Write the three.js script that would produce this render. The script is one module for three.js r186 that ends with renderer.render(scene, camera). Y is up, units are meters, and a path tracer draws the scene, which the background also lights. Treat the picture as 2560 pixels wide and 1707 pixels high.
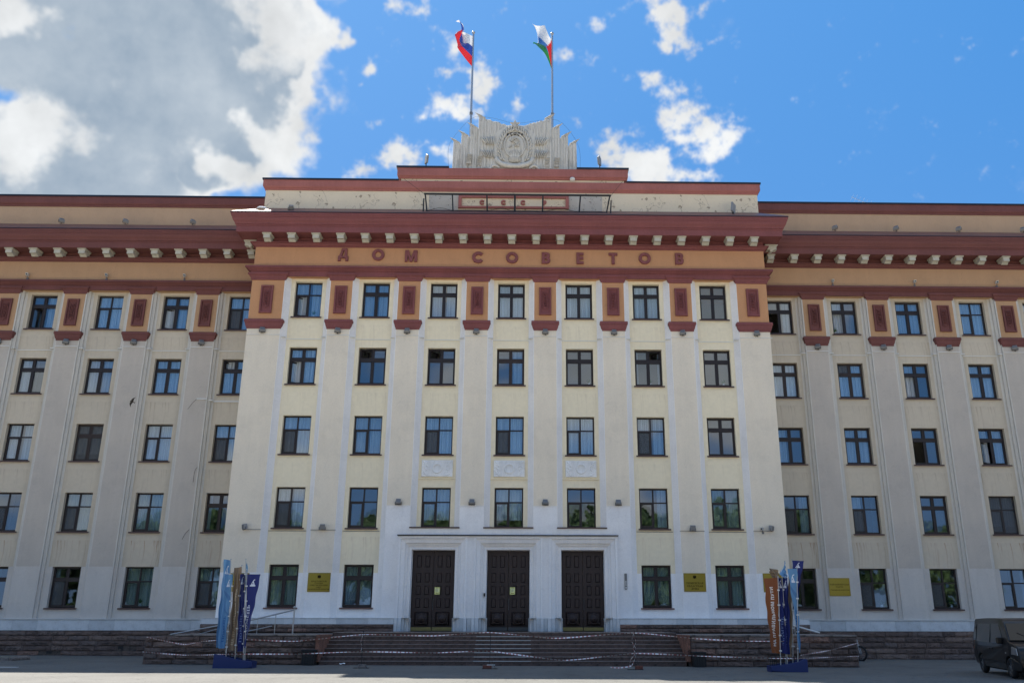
import * as THREE from 'three';
import { mergeGeometries } from 'three/addons/utils/BufferGeometryUtils.js';
import { RoundedBoxGeometry } from 'three/addons/geometries/RoundedBoxGeometry.js';
import { ImprovedNoise } from 'three/addons/math/ImprovedNoise.js';
import { FontLoader } from 'three/addons/loaders/FontLoader.js';
import { TextGeometry } from 'three/addons/geometries/TextGeometry.js';

// ---------------------------------------------------------------- camera, sky, sun, exposure
const EXPOSURE = 2.3;
const scene = new THREE.Scene();
const camera = new THREE.PerspectiveCamera(2 * Math.atan(853.5 / 2186.19) * 180 / Math.PI, 2560 / 1707, 0.1, 3000);
camera.position.set(0.856, 1.6, 43.877);
camera.rotation.order = 'YXZ';
camera.rotation.set(0.3111, -0.0181, 0.0013);
camera.setViewOffset(2560, 1707, -75.5, 0, 2560, 1707);      // the photograph's optical axis lies a little right of its middle
const renderer = new THREE.WebGLRenderer({ antialias: true });
renderer.toneMapping = THREE.LinearToneMapping;
renderer.toneMappingExposure = EXPOSURE;
renderer.shadowMap.enabled = true;

const sun = new THREE.DirectionalLight(new THREE.Color(1, 0.95, 0.86), 5.0);
sun.position.set(-45, 100, -60);
sun.target.position.set(0, 0, 0);
sun.castShadow = true;
sun.shadow.mapSize.set(4096, 4096);
Object.assign(sun.shadow.camera, { left: -70, right: 70, top: 70, bottom: -70, near: 1, far: 300 });
scene.add(sun, sun.target);

let seed = 7;
const rnd = () => { seed = (seed * 16807) % 2147483647; return seed / 2147483647; };
const rr = (a, b) => a + (b - a) * rnd();
const clamp = (x, a = 0, b = 1) => Math.min(b, Math.max(a, x));
const sst = (a, b, x) => { const t = clamp((x - a) / (b - a)); return t * t * (3 - 2 * t); };
const mix = (a, b, t) => a + (b - a) * t;

const SKY = [0.082, 0.335, 0.80], CLOUDS = 1;
{
  const pn = new ImprovedNoise();
  const fbm = (x, y, z, oct, f = 1, gain = 0.52) => {
    let s = 0, a = 1, t = 0;
    for (let i = 0; i < oct; i++) { s += a * pn.noise(x * f + i * 17.3, y * f + i * 5.1, z * f + i * 9.7); t += a; a *= gain; f *= 2.03; }
    return s / t;
  };
  const R = Math.PI / 180;
  // azimuth from straight ahead (right positive), elevation, half sizes in degrees, tilt, strength
  const big = [[-27.8, 31.8, 11.4, 7.6, 0, 1], [-20.6, 36.6, 4.7, 3.8, 0, 1], [-31.2, 25, 9, 4, 0, 1], [-18.4, 32.5, 2.9, 3.2, 0, 1], [-22.3, 28.5, 3, 3, 0, 1], [-22.6, 26.4, 1.9, 1.6, 0, 0.8], [-42, 27, 8, 9, 0, 1], [-27, 42, 12, 6, 0, 1]];
  const hole = [[-34.2, 28.5, 1.0, 0.8, 0, 1]];
  const bright = [[-32.7, 26.1, 3.2, 2.1, -25, 1], [-18.4, 36, 2.6, 3.2, 0, 1], [-34.8, 32.7, 2.4, 1.3, 0, 1], [-19, 29.5, 1.1, 1.6, 0, 0.9], [-15.8, 33.2, 1, 2.2, 0, 1], [-20, 34.8, 1.2, 1.5, 0, 0.7], [-21.4, 27, 1.4, 1.1, 35, 0.9]];
  const small = [[-3.5, 34.2, 1, 1.7, -15, 0.95], [-5.4, 32.6, 1.6, 1.1, 35, 0.9], [-5.7, 35.9, 1.3, 1.3, 0, 0.62], [10.9, 37.6, 1.2, 2.1, -22, 1], [10, 35.9, 0.7, 0.9, -20, 0.66], [11.3, 31.6, 1.7, 1.9, 20, 1], [8.2, 29.3, 2.7, 1.5, 10, 1], [13.4, 29.9, 1.9, 0.9, -20, 0.95], [12.6, 30.9, 1.6, 1, -30, 0.9], [2.6, 36, 1.5, 0.6, 0, 0.75], [-9.2, 29.5, 1.3, 1, 0, 0.85], [-11.6, 28.3, 1.2, 0.6, 0, 0.75], [-9, 38.2, 1.5, 1, 0, 0.75], [-11, 31.4, 0.9, 0.6, -30, 0.65], [-7.7, 32.1, 0.45, 0.9, 10, 0.65], [-11.9, 34.5, 0.5, 0.8, 20, 0.62], [-12.4, 33.4, 0.4, 0.6, 0, 0.55], [9.1, 34.3, 1.2, 0.55, 10, 0.68], [5.4, 37.8, 1.4, 0.6, 25, 0.66], [-6.4, 29.9, 1.2, 0.7, 20, 0.66], [6.7, 31.3, 1.4, 0.8, 20, 0.64], [-10.7, 34.8, 0.5, 0.4, 0, 0.42], [-0.8, 33, 0.8, 0.9, 0, 0.46], [-0.5, 37.8, 0.6, 0.45, 0, 0.45], [3.8, 32, 1.1, 0.45, 15, 0.45], [8.3, 38.7, 0.9, 0.5, 0, 0.55], [13.6, 38, 1.2, 0.6, 0, 0.52], [-1.7, 32.2, 1, 0.5, 20, 0.45], [7.2, 30.3, 1.2, 0.5, 0, 0.6], [10.2, 28.2, 2.6, 0.9, 0, 0.85], [4.3, 35.4, 0.9, 0.4, 25, 0.5]];
  const field = (list, a, e, k) => {
    let m = 0;
    for (const [ba, be, ra, re, tilt, w] of list) {
      if (Math.abs(a - ba) > 30 || Math.abs(e - be) > 14) continue;
      const c = Math.cos(tilt * R), s = Math.sin(tilt * R), dx = (a - ba) * Math.cos(be * R), dy = e - be;
      const q = Math.hypot((dx * c - dy * s) / ra, (dx * s + dy * c) / re);
      const v = w * (1 - q / k); if (v > m) m = v;
    }
    return m;
  };
  const w = 4096, h = 2048, data = new Float32Array(w * h * 4);
  const sd = new THREE.Vector3(-45, 100, -60).normalize();
  for (let j = 0; j < h; j++) {
    const el = ((j + 0.5) / h - 0.5) * Math.PI, e = el / R, y = Math.sin(el), ch = Math.cos(el);
    for (let i = 0; i < w; i++) {
      const k = (j * w + i) * 4;
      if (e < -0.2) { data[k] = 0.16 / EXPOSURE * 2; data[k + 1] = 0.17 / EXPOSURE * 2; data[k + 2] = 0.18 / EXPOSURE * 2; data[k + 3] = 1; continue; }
      const th = ((i + 0.5) / w - 0.5) * 2 * Math.PI, x = Math.cos(th) * ch, z = Math.sin(th) * ch;
      let az = Math.atan2(x, -z) / R;
      const near = Math.abs(az) < 52 && e < 52;
      // clear air: paler towards the horizon and towards the sun, deepest about 90 degrees from it
      const cosS = x * sd.x + y * sd.y + z * sd.z, hz = Math.exp(-Math.max(e, 0) / 11), halo = Math.pow(Math.max(cosS, 0), 5);
      let r = SKY[0], g = SKY[1], b = SKY[2];
      r = mix(r * (0.92 + 0.32 * halo), 0.42, hz * 0.75); g = mix(g * (0.93 + 0.14 * halo), 0.60, hz * 0.7); b = mix(b * (0.96 + 0.1 * halo), 0.86, hz * 0.6);
      r += 0.09 * halo; g += 0.09 * halo; b += 0.07 * halo;
      const dim = 1 - 0.14 * sst(20, 70, az) * (near ? 1 : 1) * sst(60, 40, Math.abs(az) > 52 ? 60 : e);
      r *= dim * dim; g *= mix(1, dim, 0.7); b *= mix(1, dim, 0.3);
      // clouds
      let D, thick, lit = 0;
      const n1 = fbm(x, y, z, near ? 8 : 5, 9, 0.56);
      if (near) {
        const wob = fbm(x + 3, y, z, 5, 13, 0.6) * 5.0, wob2 = fbm(x - 2, y + 6, z, 5, 13, 0.6) * 4.0;
        const puff = fbm(x - 7, y + 2, z, 6, 26, 0.6), wisp = fbm(x + 9, y * 1.2, z - 4, 7, 42, 0.66);
        const mb = field(big, az + wob * 0.7, e + wob2 * 0.4, 1.14), mh = field(hole, az + wob * 0.5, e + wob2 * 0.4, 1.5), ms = field(small, az + wob * 0.22, e + wob2 * 0.2, 1.75);
        const Db = sst(0, 0.3, mb) * 1.55 - 0.42 + n1 * 0.75 + puff * 0.95 - mh * 1.9;
        const Ds = sst(0, 0.85, ms) * 1.15 - 0.50 + wisp * 1.55 + puff * 0.55;
        const edge = sst(52, 42, Math.abs(az)) * sst(52, 44, e);
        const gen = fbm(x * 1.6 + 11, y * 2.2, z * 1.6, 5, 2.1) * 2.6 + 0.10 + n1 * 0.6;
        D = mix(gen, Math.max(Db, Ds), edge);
        const lb = field(bright, az + wob * 0.75, e + wob2 * 0.6, 1.35);
        // bright where the cloud thins towards its sunlit rim, grey-blue in its thick shaded middle
        thick = sst(0.35, 1.0, mix(gen, sst(0.05, 0.5, mb + n1 * 0.25), edge) + n1 * 0.25);
        lit = clamp(sst(0.12, 0.62, lb + n1 * 0.5 + puff * 0.5) + 0.22 * sst(0.05, 0.5, n1 + puff * 0.5));
      } else {
        D = fbm(x * 1.6 + 11, y * 2.2, z * 1.6, 5, 2.1) * 2.6 + 0.10 + n1 * 0.6; thick = sst(0.25, 0.9, D); lit = sst(-0.1, 0.3, n1);  // extra cloud added out of view to brighten the shaded front
      }
      const al = (near ? Math.pow(sst(-0.16, 0.74, D), 1.25) : sst(0, 0.5, D)) * CLOUDS * sst(-0.1, 4, e);
      const soft = 0.5 + 1.3 * fbm(x + 5, y - 4, z, near ? 7 : 3, 8, 0.6);
      const grey = clamp(thick * (1 - 0.9 * lit));
      const tone = clamp(0.5 + soft * 0.5);
      const tq = clamp(0.2 + 0.85 * (soft - 0.3)), cr = mix(0.95, mix(0.27, 0.60, tq), grey), cg = mix(0.97, mix(0.365, 0.67, tq), grey), cb = mix(0.98, mix(0.48, 0.74, tq), grey);
      const body = mix(clamp(0.70 + 0.36 * soft, 0.6, 1.02), 1, grey);
      data[k] = mix(r, cr * body, al) / EXPOSURE; data[k + 1] = mix(g, cg * body, al) / EXPOSURE; data[k + 2] = mix(b, cb * body, al) / EXPOSURE; data[k + 3] = 1;
    }
  }
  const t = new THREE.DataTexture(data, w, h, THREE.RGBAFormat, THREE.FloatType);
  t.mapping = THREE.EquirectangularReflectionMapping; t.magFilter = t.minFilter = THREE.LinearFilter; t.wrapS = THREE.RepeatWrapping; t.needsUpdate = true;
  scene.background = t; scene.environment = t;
}

// ---------------------------------------------------------------- textures and materials
function lattice(n, s) { const a = new Float32Array(n * n); let q = s * 7919 + 13; for (let i = 0; i < a.length; i++) { q = (q * 16807) % 2147483647; a[i] = q / 2147483647; } return a; }
const LAT = new Map();
function pnoise(u, v, period, s) {      // tileable value noise, u and v in 0..1
  const key = period + '/' + s; if (!LAT.has(key)) LAT.set(key, lattice(period, s + period));
  const L = LAT.get(key), x = u * period, y = v * period, xi = Math.floor(x), yi = Math.floor(y), fx = x - xi, fy = y - yi;
  const a = fx * fx * (3 - 2 * fx), b = fy * fy * (3 - 2 * fy), X = ((xi % period) + period) % period, Y = ((yi % period) + period) % period, X1 = (X + 1) % period, Y1 = (Y + 1) % period;
  return mix(mix(L[Y * period + X], L[Y * period + X1], a), mix(L[Y1 * period + X], L[Y1 * period + X1], a), b);
}
function pfbm(u, v, p, oct, s, gain = 0.5) { let r = 0, a = 1, t = 0; for (let i = 0; i < oct; i++) { r += a * pnoise(u, v, p << i, s + i); t += a; a *= gain; } return r / t; }
function dtex(w, h, fn, srgb = false) {
  const d = new Uint8Array(w * h * 4);
  for (let j = 0; j < h; j++) for (let i = 0; i < w; i++) { const c = fn((i + 0.5) / w, (j + 0.5) / h), k = (j * w + i) * 4; d[k] = clamp(c[0]) * 255; d[k + 1] = clamp(c[1]) * 255; d[k + 2] = clamp(c[2]) * 255; d[k + 3] = 255; }
  const t = new THREE.DataTexture(d, w, h); t.wrapS = t.wrapT = THREE.RepeatWrapping; t.magFilter = THREE.LinearFilter; t.minFilter = THREE.LinearMipmapLinearFilter; t.generateMipmaps = true; t.needsUpdate = true;
  if (srgb) t.colorSpace = THREE.SRGBColorSpace;
  return t;
}
const grey = (fn) => (u, v) => { const g = fn(u, v); return [g, g, g]; };
const rep = (t, sx, sy = sx) => { const c = t.clone(); c.repeat.set(sx, sy); c.needsUpdate = true; return c; };
// plaster: broad cloudy weathering, soft vertical streaks, fine grain
const PLASTER = dtex(1024, 1024, (u, v) => {
  const big = pfbm(u, v, 3, 4, 1), streak = pfbm(u * 1, v * 0.12 + 0.3, 24, 3, 9), fine = pfbm(u, v, 128, 3, 4), patch = sst(0.60, 0.64, pfbm(u, v, 7, 4, 21)), crack = sst(0.005, 0.0015, Math.abs(pfbm(u, v, 4, 5, 23) - 0.5)) * sst(0.5, 0.6, pfbm(u, v, 5, 2, 25)), hole = sst(0.80, 0.83, pfbm(u, v, 60, 2, 27));
  const g = 0.94 + (big - 0.5) * 0.16 + (streak - 0.5) * 0.07 + (fine - 0.5) * 0.10 - patch * 0.03 - crack * 0.07 - hole * 0.0;
  return [g, g * (1 - (big - 0.5) * 0.02), g * (1 - (big - 0.5) * 0.06)];
});
const GRAIN = dtex(512, 512, grey((u, v) => pfbm(u, v, 64, 4, 31, 0.7)));
const WORN = dtex(1024, 1024, (u, v) => {       // painted mouldings: dust and flaked spots
  const big = pfbm(u, v, 4, 4, 41), fine = pfbm(u, v, 96, 3, 44), chip = sst(0.745, 0.775, pfbm(u, v, 26, 4, 47, 0.62)), run = pfbm(u, v * 0.15, 40, 2, 51);
  const g = 0.82 + (big - 0.5) * 0.28 + (fine - 0.5) * 0.16 + (run - 0.5) * 0.1;
  return [mix(g, 1, chip * 0.5), mix(g, 1.0, chip * 0.75), mix(g, 1.0, chip * 0.75)];
});
const PEEL = dtex(1024, 1024, (u, v) => {         // paint that has come off in small flakes
  const big = pfbm(u, v, 4, 4, 161), fine = pfbm(u, v, 128, 2, 163), chip = sst(0.70, 0.725, pfbm(u, v, 22, 5, 165, 0.6)), line = sst(0.012, 0.004, Math.abs(pfbm(u, v, 6, 5, 167) - 0.52)) * sst(0.55, 0.65, pfbm(u, v, 5, 2, 169));
  const g = 0.93 + (big - 0.5) * 0.18 + (fine - 0.5) * 0.08;
  return [mix(g, 0.45, Math.max(chip, line * 0.7)), mix(g, 0.42, Math.max(chip, line * 0.7)), mix(g, 0.40, Math.max(chip, line * 0.7))];
});
const WEATHER = dtex(1024, 1024, (u, v) => {      // old cast stone: black rain streaks and lichen
  const st = pfbm(u, v * 0.1, 48, 3, 171), big = pfbm(u, v, 5, 5, 173), sp = pfbm(u, v, 60, 3, 175);
  const g = 0.96 - sst(0.52, 0.75, st) * 0.26 * sst(0.35, 0.6, big) + (big - 0.5) * 0.25 + (sp - 0.5) * 0.22;
  return [g, g * 0.99, g * 0.96];
});
const ASPHALT = dtex(1024, 1024, (u, v) => {
  const big = pfbm(u, v, 3, 5, 61), fine = pfbm(u, v, 256, 2, 64, 0.8), crack = Math.abs(pfbm(u, v, 5, 5, 66) - 0.5), dirt = sst(0.55, 0.75, pfbm(u, v, 6, 4, 68));
  const g = 0.76 + (big - 0.5) * 0.34 + (fine - 0.5) * 0.38 - sst(0.008, 0.001, crack) * 0.35 + dirt * 0.08 - sst(0.7, 0.74, pfbm(u, v, 12, 3, 69)) * 0.14;
  return [g, g, g * 0.985];
});
const STONE = dtex(1024, 1024, (u, v) => {
  const a = pfbm(u, v, 6, 5, 71, 0.6), f = pfbm(u, v, 150, 2, 73, 0.8), dark = sst(0.56, 0.72, pfbm(u, v, 11, 4, 75));
  const g = 0.66 + (a - 0.5) * 0.6 + (f - 0.5) * 0.42 - dark * 0.28;
  return [g * 1.04, g * 0.98, g * 0.95];
});
const MARBLE = dtex(512, 512, (u, v) => {
  const w = pfbm(u, v, 4, 4, 81), vein = Math.abs(pfbm(u + w * 0.12, v + w * 0.2, 7, 4, 83) - 0.5), f = pfbm(u, v, 64, 2, 85);
  const g = 0.86 + (w - 0.5) * 0.25 - sst(0.03, 0, vein) * 0.16 + (f - 0.5) * 0.08;
  return [g * 0.98, g, g * 1.02];
});
const WOOD = dtex(512, 512, grey((u, v) => 0.7 + (pfbm(u, v * 0.08, 64, 3, 91) - 0.5) * 0.5 + (pfbm(u, v, 6, 3, 93) - 0.5) * 0.3));
// bay panels: streaks of dirt under each sill, in the panel's own 0..1
const SILLS = [1.85, 5.62, 9.25, 12.88, 16.53];
function bayTexture(s, rust, dirt) {
  return dtex(192, 1024, (u, v) => {
    const y = 1.79 + v * 17.28, x = (u - 0.5) * 1.86;
    let g = 0.95 + (pfbm(u * 0.11, v, 4, 5, s) - 0.5) * 0.16 + (pfbm(u * 0.11, v, 128, 2, s + 5) - 0.5) * 0.08, red = 0;
    const edge = sst(0.62, 0.93, Math.abs(x)); g -= edge * 0.10 * dirt * (0.5 + pfbm(u, v, 9, 3, s + 8));
    for (const b of [1, 2, 3, 4]) {
      const d = SILLS[b] - 0.03 - y; if (d < 0 || d > 1.9) continue;
      const col = pnoise(u + 0.02 * Math.sin(v * 60), 0.5, 34, s + b * 3) * 0.7 + pnoise(u, v * 0.4, 60, s + b) * 0.4, amt = sst(0.62, 1.0, col) * sst(0, 0.05, d) * Math.exp(-d / (0.35 + 1.2 * pnoise(u, 0.2, 26, s + b)));
      g -= amt * 0.15 * dirt; red += amt * rust * (b === 1 ? 1.0 : 0.2); g -= sst(0.3, 0, d) * 0.05 * dirt * pnoise(u, v, 40, s + 2);
    }
    return [g * (1 - red * 0.28), g * (1 - red * 0.62), g * (1 - red * 0.75)];
  });
}
const BAYTEX = [[101, 0.10, 0.45], [111, 0.08, 0.35], [121, 0.12, 0.55], [131, 0.5, 0.9], [141, 0.75, 1.15], [151, 0.3, 0.85]].map((a) => bayTexture(...a));

const C = (r, g, b) => new THREE.Color().setRGB(r, g, b);
const M = {};
function std(name, color, o = {}) { const m = new THREE.MeshStandardMaterial({ color, roughness: 0.9, metalness: 0, ...o }); m.name = name; M[name] = m; return m; }
const plaster = (name, c, sc = 1 / 5.3) => std(name, c, { map: rep(PLASTER, sc), bumpMap: rep(GRAIN, 0.9), bumpScale: 0.006 });
const worn = (name, c, o = {}) => std(name, c, { map: rep(WORN, 1 / 3.1), bumpMap: rep(GRAIN, 1.1), bumpScale: 0.006, roughness: 0.8, ...o });
plaster('beige', C(0.815, 0.728, 0.59)); plaster('cream', C(0.855, 0.762, 0.56)); plaster('orange', C(0.56, 0.29, 0.145)); plaster('white_paint', C(0.90, 0.89, 0.88)); plaster('strip', C(0.85, 0.83, 0.81));
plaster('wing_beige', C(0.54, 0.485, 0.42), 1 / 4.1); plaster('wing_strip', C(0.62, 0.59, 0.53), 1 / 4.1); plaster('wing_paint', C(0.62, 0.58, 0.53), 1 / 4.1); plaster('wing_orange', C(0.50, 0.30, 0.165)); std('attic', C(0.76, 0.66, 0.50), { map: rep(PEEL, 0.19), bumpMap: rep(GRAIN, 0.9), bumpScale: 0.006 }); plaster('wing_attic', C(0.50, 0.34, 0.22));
std('concrete', C(0.58, 0.54, 0.48), { map: rep(PEEL, 0.45), bumpMap: rep(GRAIN, 1.5), bumpScale: 0.02 });
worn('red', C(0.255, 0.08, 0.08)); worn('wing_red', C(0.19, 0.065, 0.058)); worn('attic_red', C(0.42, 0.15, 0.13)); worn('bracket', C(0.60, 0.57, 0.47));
worn('relief', C(0.92, 0.93, 0.93)); std('emblem', C(0.64, 0.62, 0.58), { map: rep(WEATHER, 0.33), bumpMap: rep(WEATHER, 0.6), bumpScale: 0.03 }); std('emblem_dark', C(0.52, 0.49, 0.44), { map: rep(WEATHER, 0.5) });
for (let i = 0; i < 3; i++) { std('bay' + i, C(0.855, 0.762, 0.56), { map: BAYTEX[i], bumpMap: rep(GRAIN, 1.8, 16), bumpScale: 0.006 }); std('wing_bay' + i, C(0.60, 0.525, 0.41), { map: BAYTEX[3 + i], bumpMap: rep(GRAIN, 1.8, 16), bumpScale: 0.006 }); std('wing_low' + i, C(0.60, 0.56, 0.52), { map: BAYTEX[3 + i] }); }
std('added_bounce_paving', C(0.68, 0.61, 0.50), { map: rep(ASPHALT, 1 / 5) }); std('asphalt', C(0.175, 0.170, 0.158), { map: rep(ASPHALT, 1 / 7), bumpMap: rep(GRAIN, 0.8), bumpScale: 0.01 });
['stone_a', 'stone_b', 'stone_c', 'stone_d'].forEach((n, i) => std(n, [C(0.27, 0.195, 0.165), C(0.21, 0.155, 0.135), C(0.33, 0.245, 0.205), C(0.26, 0.205, 0.185)][i], { map: rep(STONE, 0.7), bumpMap: rep(STONE, 1.4), bumpScale: 0.03 }));
std('stone_e', C(0.38, 0.24, 0.19), { map: rep(STONE, 0.7), bumpMap: rep(STONE, 1.4), bumpScale: 0.02 }); std('stone_red', C(0.34, 0.17, 0.12), { map: rep(STONE, 0.7), bumpMap: rep(STONE, 1.4), bumpScale: 0.02 });
std('granite', C(0.12, 0.078, 0.066), { map: rep(STONE, 1.3), roughness: 0.6 }); std('granite_light', C(0.145, 0.096, 0.083), { map: rep(STONE, 1.3), roughness: 0.6 }); std('tread', C(0.27, 0.22, 0.20), { map: rep(STONE, 1.1), roughness: 0.55 }); std('mortar', C(0.14, 0.115, 0.10), { map: rep(STONE, 1) });
std('coping_strip', C(0.55, 0.54, 0.52)); std('coping', C(0.30, 0.27, 0.25), { map: rep(STONE, 0.9), roughness: 0.75 });
['marble_a', 'marble_b', 'marble_c'].forEach((n, i) => std(n, [C(0.70, 0.725, 0.735), C(0.60, 0.63, 0.645), C(0.76, 0.775, 0.775)][i], { map: rep(MARBLE, 0.9), roughness: 0.45 }));
std('frame', C(0.013, 0.008, 0.009), { roughness: 0.55 }); std('old_frame', C(0.034, 0.02, 0.017), { roughness: 0.6, map: rep(WOOD, 2) }); std('sill', C(0.075, 0.04, 0.036), { roughness: 0.5 }); std('brown_sill', C(0.15, 0.085, 0.075), { roughness: 0.55 });
std('door', C(0.030, 0.0135, 0.012), { roughness: 0.55, map: rep(WOOD, 1.4) }); std('brass', C(0.36, 0.31, 0.14), { metalness: 0.9, roughness: 0.42, map: rep(WORN, 1.3) }); std('dull_steel', C(0.10, 0.105, 0.11), { metalness: 0.6, roughness: 0.5 });
std('steel', C(0.42, 0.43, 0.44), { metalness: 0.85, roughness: 0.35 }); std('grey_metal', C(0.17, 0.175, 0.18), { metalness: 0.3, roughness: 0.5 }); std('lamp_grey', C(0.23, 0.235, 0.24), { roughness: 0.5 }); std('black_metal', C(0.012, 0.012, 0.013), { roughness: 0.45 }); std('dark_coping', C(0.025, 0.028, 0.04), { roughness: 0.3, metalness: 0.4 });
std('roof_metal', C(0.27, 0.115, 0.095), { roughness: 0.45, metalness: 0.2, map: rep(WORN, 0.4) }); std('conduit', C(0.66, 0.66, 0.64)); std('wire', C(0.03, 0.03, 0.03));
std('interior', C(0.30, 0.27, 0.23)); std('ceiling', C(0.6, 0.6, 0.58)); std('curtain', C(0.64, 0.70, 0.76), { roughness: 1, map: dtex(512, 4, (u) => { const g = 0.62 + 0.38 * pfbm(u, 0.5, 34, 2, 201, 0.6) + 0.12 * Math.sin(u * 380); return [g, g, g]; }), side: THREE.DoubleSide }); std('green_curtain', C(0.36, 0.40, 0.34), { side: THREE.DoubleSide }); std('blind', C(0.55, 0.56, 0.56), { side: THREE.DoubleSide });  // curtain map: doubled-cloth stripes that also paint in the fold shading
std('screen', C(0.075, 0.08, 0.085), { roughness: 0.85, transparent: true, opacity: 0.72, side: THREE.DoubleSide });
M.pane = new THREE.MeshPhysicalMaterial({ color: C(0.84, 0.91, 0.96), roughness: 0.0, metalness: 0, transmission: 1, thickness: 0, ior: 2.05 }); M.pane.name = 'pane';
std('cloth_white', C(0.8, 0.8, 0.8), { side: THREE.DoubleSide });
std('rubber', C(0.014, 0.014, 0.015), { roughness: 0.8 }); M.van = new THREE.MeshPhysicalMaterial({ color: C(0.006, 0.0055, 0.0055), roughness: 0.4, specularIntensity: 0.5, clearcoat: 0.45, clearcoatRoughness: 0.08 }); M.van.name = 'van'; M.van_glass = new THREE.MeshPhysicalMaterial({ color: C(0.010, 0.012, 0.014), roughness: 0.06, specularIntensity: 0.55 }); M.van_glass.name = 'van_glass';
std('tape_white', C(0.75, 0.72, 0.70), { side: THREE.DoubleSide }); std('brick', C(0.24, 0.09, 0.065), { map: rep(STONE, 4) }); std('leaf', C(0.045, 0.085, 0.022), { roughness: 0.7, side: THREE.DoubleSide }); std('bark', C(0.10, 0.08, 0.06), { map: rep(WOOD, 1) });
std('navy', C(0.012, 0.026, 0.12), { roughness: 0.55 }); std('plant', C(0.05, 0.12, 0.03), { side: THREE.DoubleSide }); std('bird', C(0.012, 0.011, 0.011)); std('road_paint', C(0.7, 0.7, 0.68), { roughness: 0.8 });

// ---------------------------------------------------------------- geometry helpers
const V3 = (x, y, z) => new THREE.Vector3(x, y, z);
function flat(g) { g = g.index ? g.toNonIndexed() : g; for (const k of Object.keys(g.attributes)) if (!['position', 'normal', 'uv'].includes(k)) g.deleteAttribute(k); if (!g.attributes.normal) g.computeVertexNormals(); g.clearGroups(); return g; }
function boxUV(g) {                      // uv in metres on the plane each face looks along
  g = flat(g); const p = g.attributes.position, uv = new Float32Array(p.count * 2), a = V3(), b = V3(), c = V3();
  for (let i = 0; i < p.count; i += 3) {
    a.fromBufferAttribute(p, i); b.fromBufferAttribute(p, i + 1); c.fromBufferAttribute(p, i + 2); b.sub(a); c.sub(a); b.cross(c);
    const nx = Math.abs(b.x), ny = Math.abs(b.y), nz = Math.abs(b.z);
    for (let k = 0; k < 3; k++) { const x = p.getX(i + k), y = p.getY(i + k), z = p.getZ(i + k); const q = ny > nx && ny > nz ? [x, z] : nx > nz ? [z, y] : [x, y]; uv[(i + k) * 2] = q[0]; uv[(i + k) * 2 + 1] = q[1]; }
  }
  g.setAttribute('uv', new THREE.BufferAttribute(uv, 2)); return g;
}
const join = (list) => { list = list.map((g) => { g = flat(g); if (!g.attributes.uv) g = boxUV(g); return g; }); return list.length === 1 ? list[0] : mergeGeometries(list, false); };
function put(name, geo, mat, parent, keepUV = false) {
  const g = Array.isArray(geo) ? join(geo) : geo;
  const m = new THREE.Mesh(keepUV ? g : boxUV(g), typeof mat === 'string' ? M[mat] : mat);
  m.name = name; m.castShadow = m.receiveShadow = true; parent.add(m); return m;
}
function share(name, geo, mat, parent, x = 0, y = 0, z = 0, sx = 1, sy = 1, sz = 1) { const m = new THREE.Mesh(geo, typeof mat === 'string' ? M[mat] : mat); m.name = name; m.position.set(x, y, z); m.scale.set(sx, sy, sz); m.castShadow = m.receiveShadow = true; parent.add(m); return m; }
const box = (x0, x1, y0, y1, z0, z1) => { const g = new THREE.BoxGeometry(x1 - x0, y1 - y0, z1 - z0); g.translate((x0 + x1) / 2, (y0 + y1) / 2, (z0 + z1) / 2); return g; };
const rbox = (x0, x1, y0, y1, z0, z1, r = 0.015, s = 1) => { const g = new RoundedBoxGeometry(x1 - x0, y1 - y0, z1 - z0, s, r); g.translate((x0 + x1) / 2, (y0 + y1) / 2, (z0 + z1) / 2); return g; };
function tube(a, b, r, seg = 8, r2 = r) { const A = V3(...a), B = V3(...b), d = B.clone().sub(A), g = new THREE.CylinderGeometry(r2, r, d.length(), seg); g.translate(0, d.length() / 2, 0); g.applyQuaternion(new THREE.Quaternion().setFromUnitVectors(V3(0, 1, 0), d.normalize())); g.translate(...a); return g; }
const curve = (pts, r, n = 24, seg = 6) => new THREE.TubeGeometry(new THREE.CatmullRomCurve3(pts.map((p) => V3(...p))), n, r, seg);
// sweeps a profile [offset from the wall, height] along a plan path [x, z], mitred at the corners
function sweep(profile, path, map = (x, w, y) => [x, y, w]) {
  const n = path.length, off = [];
  const nor = (i) => { const dx = path[i + 1][0] - path[i][0], dz = path[i + 1][1] - path[i][1], l = Math.hypot(dx, dz); return [-dz / l, dx / l]; };
  for (let i = 0; i < n; i++) {
    const a = i > 0 ? nor(i - 1) : nor(0), b = i < n - 1 ? nor(i) : nor(n - 2), k = 1 + a[0] * b[0] + a[1] * b[1];
    off.push([(a[0] + b[0]) / k, (a[1] + b[1]) / k]);
  }
  const pos = [], P = (i, j) => map(path[i][0] + off[i][0] * profile[j][0], path[i][1] + off[i][1] * profile[j][0], profile[j][1]);
  for (let i = 0; i < n - 1; i++) for (let j = 0; j < profile.length - 1; j++) { const a = P(i, j), b = P(i + 1, j), c = P(i + 1, j + 1), d = P(i, j + 1); pos.push(...a, ...b, ...c, ...a, ...c, ...d); }
  const tri = THREE.ShapeUtils.triangulateShape(profile.map((p) => new THREE.Vector2(...p)), []);
  for (const i of [0, n - 1]) for (const t of tri) for (const j of i ? t : [t[0], t[2], t[1]]) pos.push(...P(i, j));
  const g = new THREE.BufferGeometry(); g.setAttribute('position', new THREE.Float32BufferAttribute(pos, 3)); g.computeVertexNormals(); return g;
}
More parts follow.
